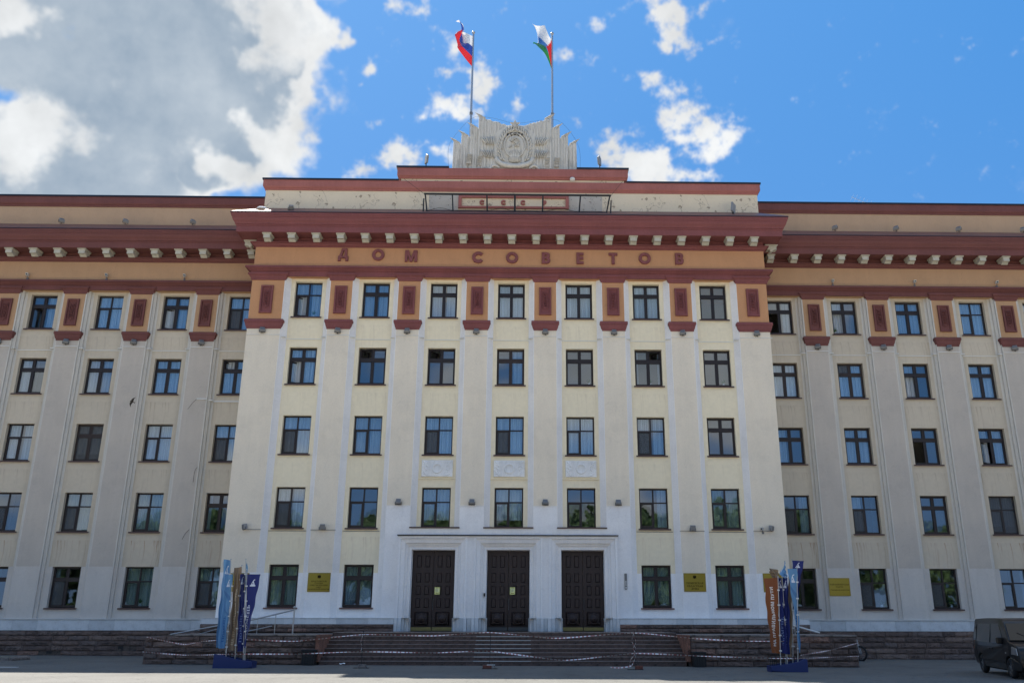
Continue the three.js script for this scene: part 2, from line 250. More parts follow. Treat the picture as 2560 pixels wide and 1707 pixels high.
function prism(pts, y0, y1) { const s = new THREE.Shape(pts.map(([x, z]) => new THREE.Vector2(x, -z))), g = new THREE.ExtrudeGeometry(s, { depth: y1 - y0, bevelEnabled: false }); g.rotateX(-Math.PI / 2); g.translate(0, y0, 0); return g; }     // plan polygon [x, z] raised from y0 to y1
function plate(pts, z0, z1, holes = [], bevel = 0) {       // outline [x, y] extruded from z0 to z1
  const s = new THREE.Shape(pts.map((p) => new THREE.Vector2(...p))); for (const h of holes) s.holes.push(new THREE.Path(h.map((p) => new THREE.Vector2(...p))));
  const g = new THREE.ExtrudeGeometry(s, { depth: z1 - z0 - bevel * 2, bevelEnabled: bevel > 0, bevelSize: bevel, bevelThickness: bevel, bevelSegments: 1, bevelOffset: -bevel, curveSegments: 10 }); g.translate(0, 0, z0 + bevel); return g;
}
const rect = (x0, x1, y0, y1) => [[x0, y0], [x1, y0], [x1, y1], [x0, y1]];
function canvasTex(w, h, draw) { const c = document.createElement('canvas'); c.width = w; c.height = h; draw(c.getContext('2d'), w, h); const t = new THREE.CanvasTexture(c); t.colorSpace = THREE.SRGBColorSpace; return t; }
const used = new Map();
function numbered(n) { const k = used.get(n) || 0; used.set(n, k + 1); return k ? n + '_' + String(k).padStart(3, '0') : n; }
function tag(o, label, category, group) { o.userData = { ...o.userData, label, category }; if (group) o.userData.group = group; return o; }
function thing(name, label, category, [x, y, z] = [0, 0, 0], turn = 0, group) { const o = new THREE.Group(); o.name = numbered(name); o.position.set(x, y, z); o.rotation.y = turn; scene.add(o); return tag(o, label, category, group); }
function copy(src, label, [x, y, z], turn, group) { const r = src.clone(); r.name = numbered(src.name.replace(/_\d+$/, '')); r.userData = { ...src.userData }; r.position.set(x, y, z); if (turn !== undefined) r.rotation.y = turn; scene.add(r); r.userData.label = label; if (group) r.userData.group = group; return r; }
function structure(name, geo, mat, label) { const m = put(name, geo, mat, scene); m.userData = { kind: 'structure', label }; return m; }
const group = (name, parent, x = 0, y = 0, z = 0) => { const g = new THREE.Group(); g.name = name; g.position.set(x, y, z); parent.add(g); return g; };
const yg = (x) => -0.0038 * (x + 7);       // the forecourt falls a little to the right
const ZW = -2.28;                           // the wings' window plane; the middle block's is 0
const FONT = await new FontLoader().loadAsync('fonts/droid/droid_sans_bold.typeface.json');

// ---------------------------------------------------------------- ground
{
  const g = new THREE.PlaneGeometry(700, 700, 2, 2); g.rotateX(-Math.PI / 2); const p = g.attributes.position; for (let i = 0; i < p.count; i++) p.setY(i, yg(p.getX(i)));
  structure('ground', g, 'asphalt', 'grey asphalt forecourt in front of the government building');
  const sq = structure('added_bounce_paving', box(-90, 90, 0, 0.02, 20.5, 88), 'added_bounce_paving', 'added pale concrete ground out of view, bouncing sunlight onto the building'); sq.position.y = 0.045; sq.rotation.z = -0.0038;  // pale ground added out of view to bounce sunlight onto the shaded front
  const l = structure('road_marking', box(-19.5, -16.75, 0, 0.006, 11.15, 11.32), 'road_paint', 'short white painted line on the asphalt at the left'); l.position.y = 0.045; l.rotation.z = -0.0038;
  const k = [rbox(-24, -20.75, 0.0, 0.2, 4.45, 4.65, 0.03), rbox(-24, -20.75, 0.0, 0.2, 3.0, 3.2, 0.03), tube([-20.75, 0.1, 3.1], [-20.75, 0.1, 4.55], 0.1, 8)];
  structure('kerb', k, 'coping', 'rounded kerb stone end at the far left of the forecourt');
  const bed = structure('lawn', box(-24, -20.8, 0.02, 0.17, 3.2, 4.45), 'leaf', 'small planted island inside the kerb'); bed.material = M.leaf;
}

// ---------------------------------------------------------------- the building
const B = thing('government_building', 'cream five storey government building with red cornices, orange frieze and long side wings', 'building');

// windows --------------------------------------------------------------
const WW = 1.423, WH = 1.953;
const frameGeo = (() => {
  const make = (o, m, t, ty, sash) => {
    const f = [], z0 = -0.07, z1 = 0.01, h = WW / 2;
    f.push(rbox(-h, -h + o, 0, WH, z0, z1, 0.008), rbox(h - o, h, 0, WH, z0, z1, 0.008), rbox(-h + o, h - o, WH - o, WH, z0, z1 - 0.002, 0.008), rbox(-h + o, h - o, 0, o, z0, z1 - 0.002, 0.008));
    f.push(rbox(-h + o, h - o, ty - t / 2, ty + t / 2, z0, z1 + 0.004, 0.008), rbox(-m / 2, m / 2, o, ty - t / 2, z0, z1 - 0.003, 0.008), rbox(-m / 2, m / 2, ty + t / 2, WH - o, z0, z1 - 0.003, 0.008));
    const cells = [[-h + o, -m / 2, o, ty - t / 2], [m / 2, h - o, o, ty - t / 2], [-h + o, -m / 2, ty + t / 2, WH - o], [m / 2, h - o, ty + t / 2, WH - o]];
    cells.forEach((c, i) => {
      if (sash === 0 && i !== 0) return;
      const s = sash === 0 ? 0.055 : 0.03, [a, b, d, e] = c;
      f.push(box(a, a + s, d, e, z0 + 0.01, z1 + 0.012), box(b - s, b, d, e, z0 + 0.01, z1 + 0.012), box(a + s, b - s, d, d + s, z0 + 0.01, z1 + 0.011), box(a + s, b - s, e - s, e, z0 + 0.01, z1 + 0.011));
      cells[i] = [a + s, b - s, d + s, e - s];
    });
    return { geo: boxUV(join(f)), cells };
  };
  return { thin: make(0.065, 0.07, 0.06, WH - 0.70, 0), thick: make(0.07, 0.10, 0.15, WH - 0.62, 1) };
})();
const PANE = new THREE.PlaneGeometry(1, 1);
const SILLGEO = boxUV(join([rbox(-0.80, 0.80, -0.075, -0.035, 0.0, 0.30, 0.008), box(-0.80, 0.80, -0.11, -0.07, 0.27, 0.30)]));
const CURTAIN = [0, 1, 2].map((k) => { const g = new THREE.PlaneGeometry(1, 1, 72, 2), p = g.attributes.position; for (let i = 0; i < p.count; i++) { const x = p.getX(i), y = p.getY(i); p.setZ(i, 0.04 * Math.sin(x * 62 + k + Math.sin(x * 17 + k * 2) * 1.6) + 0.015 * Math.sin(x * 130 + y * 2 + k)); } g.computeVertexNormals(); return g; });
const SWAG = [-1, 1].map((s) => {          // a curtain gathered to the side at half height
  const g = new THREE.PlaneGeometry(1, 1, 40, 14), p = g.attributes.position;
  for (let i = 0; i < p.count; i++) { const u = p.getX(i) + 0.5, v = p.getY(i) + 0.5, w = mix(0.22, 1, Math.pow(v, 0.75)); p.setX(i, s * (0.5 - (1 - u) * w)); p.setZ(i, 0.035 * Math.sin(u * 48 + v * 2)); }
  g.computeVertexNormals(); return g;
});
const VASE = boxUV(join([new THREE.LatheGeometry([[0, 0], [0.05, 0], [0.07, 0.08], [0.045, 0.15], [0.05, 0.17]].map((p) => new THREE.Vector2(...p)), 12)]));
const SPRIG = (() => { const l = []; let q = seed; for (let i = 0; i < 26; i++) { const g = new THREE.ConeGeometry(0.016, rr(0.12, 0.3), 4); g.translate(0, 0.15, 0); g.rotateZ(rr(-1.1, 1.1)); g.rotateY(rr(0, 6.3)); g.translate(0, 0.16, 0); l.push(g); } return boxUV(join(l)); })();
const OPENSASH = {};
function openSash(kind, cell) {
  const key = kind + cell; if (OPENSASH[key]) return OPENSASH[key];
  const [a, b, d, e] = frameGeo[kind].cells[cell], w = b - a, h = e - d, s = 0.06, f = [box(0, s, 0, h, -0.03, 0.02), box(w - s, w, 0, h, -0.03, 0.02), box(s, w - s, 0, s, -0.03, 0.019), box(s, w - s, h - s, h, -0.03, 0.019)];
  return (OPENSASH[key] = { geo: boxUV(join(f)), w, h, s });
}
// spec: { k: thin|thick, c: curtain kind, open: cell, ang, mesh: cells under an insect screen, v: plant }
function makeWindow(x, y, z, spec, sillWide = false, brown = false) {
  const kind = spec.k || 'thin', F = frameGeo[kind], w = group('window', B, x, y, z), fm = spec.old ? 'old_frame' : 'frame';
  share('window_frame', F.geo, fm, w);
  F.cells.forEach(([a, b, d, e], i) => {
    if (spec.open === i) {
      const S = openSash(kind, i), hinge = i % 2 === 1 ? -1 : 1, s = share('open_sash', S.geo, fm, w, hinge > 0 ? a : b, d, -0.02, hinge, 1, 1); s.rotation.y = hinge * (spec.ang || 0.9);
      const p = share('sash_glass', PANE, 'pane', w, 0, d + S.h / 2, -0.03, S.w - 0.1, S.h - 0.1, 1); p.rotation.y = s.rotation.y; p.position.x = (hinge > 0 ? a : b) + hinge * Math.cos(s.rotation.y) * S.w / 2; p.position.z = -0.03 - Math.sin(Math.abs(s.rotation.y)) * S.w / 2; return;
    }
    const p = share('pane', PANE, 'pane', w, (a + b) / 2, (d + e) / 2, -0.03, b - a + 0.01, e - d + 0.01, 1);
    p.rotation.set(rr(-0.006, 0.006), rr(-0.008, 0.008), 0);
    const p2 = share('inner_pane', PANE, 'pane', w, (a + b) / 2, (d + e) / 2, -0.055, b - a + 0.01, e - d + 0.01, 1); p2.rotation.set(rr(-0.006, 0.006), rr(-0.008, 0.008), 0);
    if (spec.mesh && spec.mesh.includes(i)) share('insect_screen', PANE, 'screen', w, (a + b) / 2, (d + e) / 2, -0.005, b - a, e - d, 1);
  });
  if (!sillWide) share('window_sill', SILLGEO, brown ? 'brown_sill' : 'sill', w);
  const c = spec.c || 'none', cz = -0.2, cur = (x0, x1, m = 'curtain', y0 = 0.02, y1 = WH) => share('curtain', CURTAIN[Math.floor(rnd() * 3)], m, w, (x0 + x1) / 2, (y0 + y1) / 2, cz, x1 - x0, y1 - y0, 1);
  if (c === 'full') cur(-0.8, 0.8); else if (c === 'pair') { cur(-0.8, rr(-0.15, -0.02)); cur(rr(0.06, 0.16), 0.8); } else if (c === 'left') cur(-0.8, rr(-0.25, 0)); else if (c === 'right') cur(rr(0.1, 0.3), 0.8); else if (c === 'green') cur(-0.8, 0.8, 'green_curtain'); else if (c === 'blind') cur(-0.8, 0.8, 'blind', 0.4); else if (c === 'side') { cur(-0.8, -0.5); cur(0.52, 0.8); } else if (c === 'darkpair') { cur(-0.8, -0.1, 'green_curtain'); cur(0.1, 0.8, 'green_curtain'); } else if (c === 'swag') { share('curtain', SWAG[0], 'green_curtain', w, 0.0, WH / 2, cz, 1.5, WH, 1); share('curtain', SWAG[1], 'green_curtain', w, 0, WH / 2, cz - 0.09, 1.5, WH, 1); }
  if (spec.v) { share('vase', VASE, 'conduit', w, spec.v, 0.02, -0.14); share('house_plant', SPRIG, 'plant', w, spec.v, 0.05, -0.14); }
  return w;
}
const YB = [2.307, 6.033, 9.662, 13.29, 16.946];      // bottoms of the five rows
const T = (c, o = {}) => ({ k: 'thin', c, ...o }), K = (c, o = {}) => ({ k: 'thick', c, ...o });
const CENTRE = {      // rows from the top down, columns -3..3
  4: [T('pair', { open: 0, ang: 0.75, v: 0.3 }), K('pair'), K('pair'), K('full'), K('full'), K('full'), K('none')],
  3: [K('full', { open: 0, ang: 0.7 }), K('none', { open: 2, ang: 0.9 }), K('none', { open: 2, ang: 0.9 }), K('right', { old: 1 }), K('none', { v: 0.5 }), K('side', { open: 3, ang: 0.9, v: 0.1 }), K('none', { v: 0.35 })],
  2: [T('full', { mesh: [0] }), T('pair'), T('full', { mesh: [0] }), T('full', { mesh: [0] }), T('full'), T('pair', { mesh: [0] }), K('none')],
  1: [T('pair', { mesh: [0] }), T('none'), T('blind'), T('blind'), T('none'), T('right'), T('darkpair')],
  0: [K('green'), K('swag'), null, null, null, K('swag'), K('green')],
};
const LEFT = {        // columns 0 (next to the middle block) .. 5
  4: [T('full', { mesh: [0] }), K('pair', { open: 0, ang: 0.5 }), T('full'), K('right', { open: 0, ang: 0.8 }), K('full'), T('none')],
  3: [K('full', { open: 2 }), K('full'), K('pair'), K('left'), T('full'), K('none')],
  2: [T('full', { mesh: [0] }), T('full'), K('blind', { old: 1, mesh: [0, 1, 2, 3] }), T('pair'), K('full'), T('full')],
  1: [K('side', { old: 1 }), T('green'), T('green', { mesh: [0] }), T('none', { mesh: [0] }), T('full'), K('none')],
  0: [T('green', { mesh: [0] }), T('green', { v: 0.12 }), K('side', { mesh: [0] }), K('none'), T('green'), K('none')],
};
const RIGHT = {
  4: [K('right', { open: 0, ang: 1.1 }), K('left', { open: 0, ang: 1.35, v: -0.5 }), K('pair'), T('full'), K('full'), T('none')],
  3: [K('full', { old: 1 }), K('full', { mesh: [2], old: 1 }), K('left', { open: 0, ang: 1.2 }), K('full'), T('full'), K('none')],
  2: [K('left'), K('pair'), K('none', { open: 0, ang: 1.2 }), K('pair', { open: 0, ang: 0.5 }), T('full'), K('full')],
  1: [T('right', { mesh: [0] }), T('left', { mesh: [0] }), K('none', { mesh: [] }), T('blind', { mesh: [0, 1, 2, 3] }), T('full'), K('none')],
  0: [K('none'), T('none', { mesh: [0], v: 0.4 }), T('none', { mesh: [0], v: 0.35 }), T('side'), K('green'), K('none')],
};

// wall pieces ----------------------------------------------------------
const BAYHALF = 0.93;
function bayPanel(x, zb, y0, y1, rows, mat, half = BAYHALF) {
  const holes = rows.map((r) => rect(-WW / 2 - 0.004, WW / 2 + 0.004, YB[r] - 0.035, YB[r] + WH + 0.004).reverse());
  let g = plate(rect(-half, half, y0, y1), -0.1, 0.2, holes); g = flat(g); g = boxUV(g);
  const uv = g.attributes.uv, p = g.attributes.position; for (let i = 0; i < p.count; i++) { uv.setXY(i, p.getX(i) / 1.86 + 0.5 + p.getZ(i) * 0.1, (p.getY(i) - 1.79) / 17.28); }
  g.translate(x, 0, zb); return put('wall_panel', g, mat, B, true);
}
function returns(side, xe, w, zb, y0, y1, mat, steps) {      // the splayed white side of a pilaster
  const f = side, P = steps ? [[0, 0.496], [0, 0.1], [w, 0.1], [w, 0.2], [w * 0.62, 0.23], [w * 0.62, 0.33], [w * 0.22, 0.40], [w * 0.22, 0.496]] : [[0, 0.497], [0, 0.1], [w, 0.1], [w, 0.2], [w * 0.9, 0.215], [w * 0.9, 0.24], [0.035, 0.46], [0.035, 0.497]];
  const pts = P.map(([a, b]) => [xe + f * a, zb + b]); return put('pilaster_return', prism(f > 0 ? pts : pts.reverse(), y0, y1), mat, B);
}
const capPath = (x0, x1, zb) => [[x0, zb + 0.12], [x0, zb + 0.5], [x1, zb + 0.5], [x1, zb + 0.12]];
const LOWCAP = [[0, 16.15], [0.035, 16.15], [0.04, 16.22], [0.075, 16.28], [0.12, 16.46], [0.12, 16.49], [0.15, 16.50], [0.15, 16.62], [0.13, 16.65], [0, 16.655]];
const HIGHCAP = [[0, 18.86], [0.05, 18.87], [0.06, 18.95], [0.085, 18.97], [0.11, 19.06], [0.17, 19.12], [0.205, 19.14], [0.205, 19.22], [0, 19.222]];
const ornGeo = (() => {                      // red relief panel: framed plate with a stepped torch
  const p = [plate(rect(-0.32, 0.32, 0, 1.54), 0, 0.12, [rect(-0.235, 0.235, 0.09, 1.45).reverse()], 0.012), box(-0.25, 0.25, 0.07, 1.47, 0, 0.035), plate(rect(-0.24, 0.24, 1.36, 1.46), 0.03, 0.06, [], 0.01)];
  const o = [plate(rect(-0.145, 0.145, 0.36, 1.30), 0.034, 0.085, [rect(-0.115, 0.115, 0.40, 1.26).reverse()], 0.008)];
  for (let i = 0; i < 5; i++) { const w = 0.092 - i * 0.005, y = 1.16 - i * 0.155; for (const s of [-1, 0, 1]) { const g = new THREE.SphereGeometry(0.5, 7, 5); g.scale(w * 0.66, 0.145, 0.15); g.translate(s * w * 0.6, y, 0.04); o.push(g); } }
  o.push(plate([[-0.06, 0.44], [0, 0.24], [0.06, 0.44]], 0.034, 0.07, [], 0.01), plate([[-0.09, 1.2], [-0.06, 1.24], [0.06, 1.24], [0.09, 1.2]], 0.034, 0.075, [], 0.006));
  return [boxUV(join(p)), boxUV(join(o))];
})();
function pilaster(x0, x1, zb, wing, cuts, sides = [-1, 1], back = 0.1, retMats) {      // cuts: [y0, y1, material] from the bottom up
  for (const [a, b, m] of cuts) put('pilaster', box(x0, x1, a, b, back, zb + 0.5), m, B);
  put('capital', sweep(LOWCAP, capPath(x0, x1, zb)), wing ? 'wing_red' : 'red', B); put('capital', sweep(HIGHCAP, capPath(x0, x1, zb)), wing ? 'wing_red' : 'red', B);
  const o = group('relief_panel', B, (x0 + x1) / 2, 17.0, zb + 0.502); share('panel_plate', ornGeo[0], wing ? 'wing_red' : 'red', o); share('panel_torch', ornGeo[1], wing ? 'wing_red' : 'red', o);
  const w = wing ? 0.313 : 0.29;
  for (const s of sides) for (const [a, b, m] of retMats) returns(s, s > 0 ? x1 : x0, w, zb, a, b, m, wing);
}
// middle block
const cx = (c) => c * 3.6;
for (let c = -3; c <= 3; c++) {
  const mid = Math.abs(c) <= 1;
  bayPanel(cx(c), 0, mid ? 5.97 : 4.264, 19.07, [1, 2, 3, 4], 'bay' + (c + 4) % 3);
  if (!mid) {      // beside the ground-floor window: cream down to the paint line, white below it
    const side = (y0, y1, z) => join([plate(rect(-BAYHALF, -WW / 2 - 0.004, y0, y1), -0.1, z), plate(rect(WW / 2 + 0.004, BAYHALF, y0, y1), -0.1, z)]);
    for (const [a, b] of [[-BAYHALF, -WW / 2 - 0.004], [WW / 2 + 0.004, BAYHALF]]) { const up = plate(rect(a, b, 3.87, 4.264), -0.1, 0.2); up.translate(cx(c), 0, 0); put('wall_panel', up, 'cream', B); }
    const lowp = join([side(1.79, 3.87, 0.2), plate(rect(-WW / 2 - 0.004, WW / 2 + 0.004, 1.79, YB[0] - 0.035), -0.1, 0.2)]);
    lowp.translate(cx(c), 0, 0); put('wall_panel', lowp, 'white_paint', B);
  }
  for (let r = 0; r < 5; r++) if (CENTRE[r][c + 3]) makeWindow(cx(c), YB[r], 0, CENTRE[r][c + 3], mid && r === 1, r === 0);
}
for (let i = -3; i <= 2; i++) {
  const x = cx(i + 0.5), low = Math.abs(x) < 6 ? [[6.0, 7.05, 'white_paint'], [7.05, 16.15, 'beige']] : [[1.79, 3.87, 'white_paint'], [3.87, 16.15, 'beige']];
  const ret = Math.abs(x) < 6 ? [[6.0, 19.07, 'strip']] : [[1.79, 3.87, 'white_paint'], [3.87, 19.07, 'strip']];
  pilaster(x - 0.58, x + 0.58, 0, false, [...low, [16.15, 16.6, 'beige'], [16.6, 19.07, 'orange']], [-1, 1], 0.1, ret);
}
for (const s of [-1, 1]) { const a = s * 12.02, b = s > 0 ? 13.63 : -13.74; pilaster(Math.min(a, b), Math.max(a, b), 0, false, [[1.5, 3.87, 'white_paint'], [3.87, 16.15, 'beige'], [16.15, 16.6, 'beige'], [16.6, 19.07, 'orange']], [-s], -2.6, [[1.79, 3.87, 'white_paint'], [3.87, 19.07, 'strip']]); }
// outer white strip of the portal zone, full height beside the recessed bays
for (const s of [-1, 1]) { const x0 = s > 0 ? 5.98 : -6.27, x1 = s > 0 ? 6.27 : -5.98; put('wall', prism([[x0, 0.1], [x1, 0.1], s > 0 ? [x1, 0.2] : [x1, 0.497], s > 0 ? [x0, 0.497] : [x0, 0.2]], 1.2, 6.0), 'white_paint', B); }
// wings
const wx = (s, c) => s * (15.025 + c * 3.646);
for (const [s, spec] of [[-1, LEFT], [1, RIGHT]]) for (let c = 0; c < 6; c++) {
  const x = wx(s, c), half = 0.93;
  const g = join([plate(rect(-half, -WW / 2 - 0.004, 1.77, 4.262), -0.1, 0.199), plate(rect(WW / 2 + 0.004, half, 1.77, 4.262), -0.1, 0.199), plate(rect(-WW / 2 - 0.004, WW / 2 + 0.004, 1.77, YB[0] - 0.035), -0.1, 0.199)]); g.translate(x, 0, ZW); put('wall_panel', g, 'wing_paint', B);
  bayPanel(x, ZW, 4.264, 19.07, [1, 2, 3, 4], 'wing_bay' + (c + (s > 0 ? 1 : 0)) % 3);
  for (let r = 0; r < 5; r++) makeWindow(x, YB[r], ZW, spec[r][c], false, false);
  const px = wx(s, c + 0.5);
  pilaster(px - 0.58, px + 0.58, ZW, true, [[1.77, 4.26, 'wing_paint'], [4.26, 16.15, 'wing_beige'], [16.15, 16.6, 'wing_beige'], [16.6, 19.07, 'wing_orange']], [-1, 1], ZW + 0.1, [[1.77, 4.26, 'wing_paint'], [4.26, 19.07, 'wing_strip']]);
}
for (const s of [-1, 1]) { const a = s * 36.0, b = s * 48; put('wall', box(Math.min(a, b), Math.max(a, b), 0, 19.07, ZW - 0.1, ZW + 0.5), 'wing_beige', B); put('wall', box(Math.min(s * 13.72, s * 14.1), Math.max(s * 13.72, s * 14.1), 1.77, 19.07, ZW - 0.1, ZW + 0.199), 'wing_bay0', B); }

// entablatures -----------------------------------------------------------
const ARCH = [[0, 19.07], [0.1, 19.07], [0.1, 19.34], [0.16, 19.355], [0.19, 19.40], [0.25, 19.43], [0.27, 19.47], [0.34, 19.475], [0.34, 19.56], [0.32, 19.585], [0, 19.6]];
const BED = [[0, 20.76], [0.03, 20.76], [0.04, 20.80], [0.12, 20.84], [0.17, 20.92], [0.25, 20.93], [0.25, 20.99], [0, 21.0]];
const CORONA = [[0, 21.29], [0.80, 21.29], [0.80, 21.27], [0.85, 21.27], [0.85, 21.60], [0.875, 21.605], [0.88, 21.68], [0.93, 21.69], [0.935, 21.735], [0.97, 21.80], [1.02, 21.86], [1.06, 21.95], [1.07, 22.04], [1.10, 22.05], [1.11, 22.13], [1.14, 22.15], [1.14, 22.27], [0, 22.27]];
const LIP = [[0.6, 22.275], [1.17, 22.275], [1.17, 22.31], [0.6, 22.32]];
const ROOF = [[1.15, 22.315], [1.15, 22.33], [-0.2, 23.17], [-0.2, 23.0]];
const mid = [[-13.74, -3.2], [-13.74, 0.5], [13.63, 0.5], [13.63, -3.2]];
const wingPath = { '-1': [[-48, ZW + 0.5], [-13.72, ZW + 0.5]], 1: [[13.72, ZW + 0.5], [48, ZW + 0.5]] };
const bracketGeo = boxUV(join([
  (() => { const g = plate([[0.1, 21.225], [0.1, 20.995], [0.36, 20.995], [0.36, 20.90], [0.44, 20.88], [0.52, 20.93], [0.58, 20.985], [0.73, 20.99], [0.73, 21.225]], -0.18, 0.18, [], 0.012); g.rotateY(-Math.PI / 2); return g; })(),
  (() => { const g = plate([[0.1, 21.288], [0.1, 21.2], [0.74, 21.2], [0.755, 21.215], [0.79, 21.235], [0.795, 21.288]], -0.235, 0.235, [], 0.012); g.rotateY(-Math.PI / 2); return g; })()]));
function entablature(path, red, orange, wing) {
  put('architrave', sweep(ARCH, path), red, B); put('bed_moulding', sweep(BED, path), red, B); put('cornice', sweep(CORONA, path), red, B); put('cornice_flashing', sweep(LIP, path), 'dark_coping', B); put('cornice_roof', sweep(ROOF, path), 'roof_metal', B);
}
entablature(mid, 'red', 'orange'); entablature(wingPath[-1], 'wing_red', 'wing_orange'); entablature(wingPath[1], 'wing_red', 'wing_orange');
put('frieze', box(-13.74, 13.63, 19.07, 20.78, -3.2, 0.5), 'orange', B); put('wall', box(-13.74, 13.63, 20.78, 22.27, -3.2, 0.498), 'red', B);
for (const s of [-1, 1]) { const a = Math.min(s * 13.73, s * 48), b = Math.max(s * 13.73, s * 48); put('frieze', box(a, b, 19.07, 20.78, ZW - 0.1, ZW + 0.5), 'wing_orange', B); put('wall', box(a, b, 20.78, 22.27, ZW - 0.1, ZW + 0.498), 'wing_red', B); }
for (let i = -10; i <= 10; i++) share('bracket', bracketGeo, 'bracket', B, i * 1.3, 0, 0.5);
for (const s of [-1, 1]) { const b = share('bracket', bracketGeo, 'bracket', B, s * 13.72, 0, 0.05); b.rotation.y = s * Math.PI / 2; for (let i = 0; i < 17; i++) share('bracket', bracketGeo, 'bracket', B, s * (14.5 + i * 1.332), 0, ZW + 0.5); }

// attics ---------------------------------------------------------------------
const ATB = [[-0.1, 24.26], [0.05, 24.26], [0.07, 24.36], [0.11, 24.38], [0.15, 24.46], [0.15, 24.84], [-0.1, 24.84]];
const ATC = [[-0.3, 24.845], [0.2, 24.845], [0.2, 24.935], [-0.3, 24.95]];
put('attic', box(-13.6, 13.6, 22.3, 24.84, -1.0, 0.3), 'attic', B);
put('attic_band', sweep(ATB, [[-13.6, -1], [-13.6, 0.3], [13.6, 0.3], [13.6, -1]]), 'attic_red', B);
for (const s of [-1, 1]) put('coping', sweep(ATC, s < 0 ? [[-13.6, -1], [-13.6, 0.3], [-6.3, 0.3]] : [[6.3, 0.3], [13.6, 0.3], [13.6, -1]]), 'dark_coping', B);
put('upper_attic', box(-6.2, 6.2, 24.841, 25.55, -1.0, 0.32), 'attic', B);
put('upper_attic_band', [sweep([[-0.1, 25.03], [0.1, 25.03], [0.12, 25.1], [0.16, 25.12], [0.2, 25.16], [0.2, 25.62], [-0.1, 25.62]], [[-6.2, -1], [-6.2, 0.32], [6.2, 0.32], [6.2, -1]]), box(-6.2, 6.2, 25.55, 25.64, -1, 0.3)], 'attic_red', B);
for (const s of [-1, 1]) put('coping', box(Math.min(s * 3.55, s * 6.46), Math.max(s * 3.55, s * 6.46), 25.625, 25.73, -1.1, 0.56), 'dark_coping', B);
for (const s of [-1, 1]) {
  const a = Math.min(s * 13.6, s * 48), b = Math.max(s * 13.6, s * 48), P = [[s < 0 ? -48 : 13.6, ZW + 0.3], [s < 0 ? -13.6 : 48, ZW + 0.3]];
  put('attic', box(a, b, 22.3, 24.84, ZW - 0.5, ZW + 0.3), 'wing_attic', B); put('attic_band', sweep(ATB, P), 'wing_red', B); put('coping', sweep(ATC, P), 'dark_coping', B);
}
// body of the building behind the front: floors, back walls and roof keep the sun out
put('roof', [box(-13.5, 13.5, 23.9, 24.2, -17, -0.9), box(-48, -13.4, 23.9, 24.2, -17, ZW - 0.4), box(13.4, 48, 23.9, 24.2, -17, ZW - 0.4), box(-48, 48, 0, 23.9, -17.3, -17), box(-48.3, -48, 0, 24.2, -17, ZW), box(48, 48.3, 0, 24.2, -17, ZW)], 'concrete', B);
put('interior_wall', [box(-13.7, 13.7, 0, 23.9, -3.6, -3.4), box(-48, -13.8, 0, 23.9, -6.0, -5.8), box(13.8, 48, 0, 23.9, -6, -5.8), box(-13.78, -13.74, 0, 23.9, -5.8, -2.7), box(13.74, 13.78, 0, 23.9, -5.8, -2.7)], 'interior', B);
{ const f = []; for (const y of [5.1, 8.75, 12.4, 16.05, 19.4]) f.push(box(-13.7, 13.7, y, y + 0.3, -3.4, -0.12), box(-48, -13.8, y, y + 0.3, -5.8, ZW - 0.12), box(13.8, 48, y, y + 0.3, -5.8, ZW - 0.12)); for (let c = -3; c <= 2; c++) f.push(box(cx(c + 0.5) - 0.1, cx(c + 0.5) + 0.1, 1.2, 19.4, -3.4, -0.12)); for (const s of [-1, 1]) for (let c = 0; c < 6; c++) f.push(box(wx(s, c + 0.5) - 0.1, wx(s, c + 0.5) + 0.1, 0.2, 19.4, -5.8, ZW - 0.12)); put('interior_floor', f, 'ceiling', B); }

// white ground-floor front with the three doors --------------------------------
const DX = [-3.6, 0.02, 3.62];
put('wall', plate(rect(-5.98, 5.98, 1.2, 6.0), 0.15, 0.497, DX.map((d) => rect(d - 1.05, d + 1.05, 1.2, 4.96).reverse())), 'white_paint', B);
for (const d of [-3.6, 0, 3.6]) { put('window_ledge', [rbox(d - 1.225, d + 1.225, 5.995, 6.03, 0.0, 0.56, 0.008), box(d - 1.225, d + 1.225, 5.965, 5.998, 0.535, 0.56)], 'sill', B); put('wall', box(d - 1.0, d + 1.0, 5.6, 6.0, -0.1, 0.15), 'white_paint', B); }
put('portal', plate(rect(-5.27, 5.27, 1.8, 5.58), 0.5, 0.78, DX.map((d) => rect(d - 1.552, d + 1.552, 1.8, 5.462).reverse())), 'white_paint', B);
put('portal_flashing', [rbox(-5.33, 5.33, 5.585, 5.625, 0.49, 0.95, 0.008)], 'black_metal', B);
const SUR = [[-0.02, 0.12], [0, 0.12], [0.13, 0.42], [0.13, 0.47], [0.21, 0.49], [0.21, 0.56], [0.235, 0.58], [0.32, 0.60], [0.32, 0.68], [0.35, 0.71], [0.53, 0.76], [0.55, 0.84], [0.66, 0.85], [0.66, 0.78], [0.66, 0.2]];
for (const d of DX) {
  put('door_surround', sweep(SUR, [[d - 1.0, 1.8], [d - 1.0, 4.91], [d + 1.0, 4.91], [d + 1.0, 1.8]], (x, y, z) => [x, y, z]), 'white_paint', B);
  for (const s of [-1, 1]) [[-0.02, 0.13, 0.36], [0.13, 0.235, 0.57], [0.235, 0.36, 0.70], [0.36, 0.55, 0.80], [0.55, 0.70, 0.87]].forEach(([a, b, z], i) => put('marble_slab', rbox(d + s * (1 + (s > 0 ? a : b)) + 0.002, d + s * (1 + (s > 0 ? b : a)) - 0.002, 1.2, 1.8, 0.1, z, 0.006), ['marble_a', 'marble_b', 'marble_c'][(i * 2 + (s > 0 ? 1 : 0)) % 3], B));
}
for (const x of [-1.79, 1.82]) put('marble_slab', rbox(x - 0.1, x + 0.1, 1.2, 1.8, 0.4, 0.79, 0.006), 'marble_b', B);
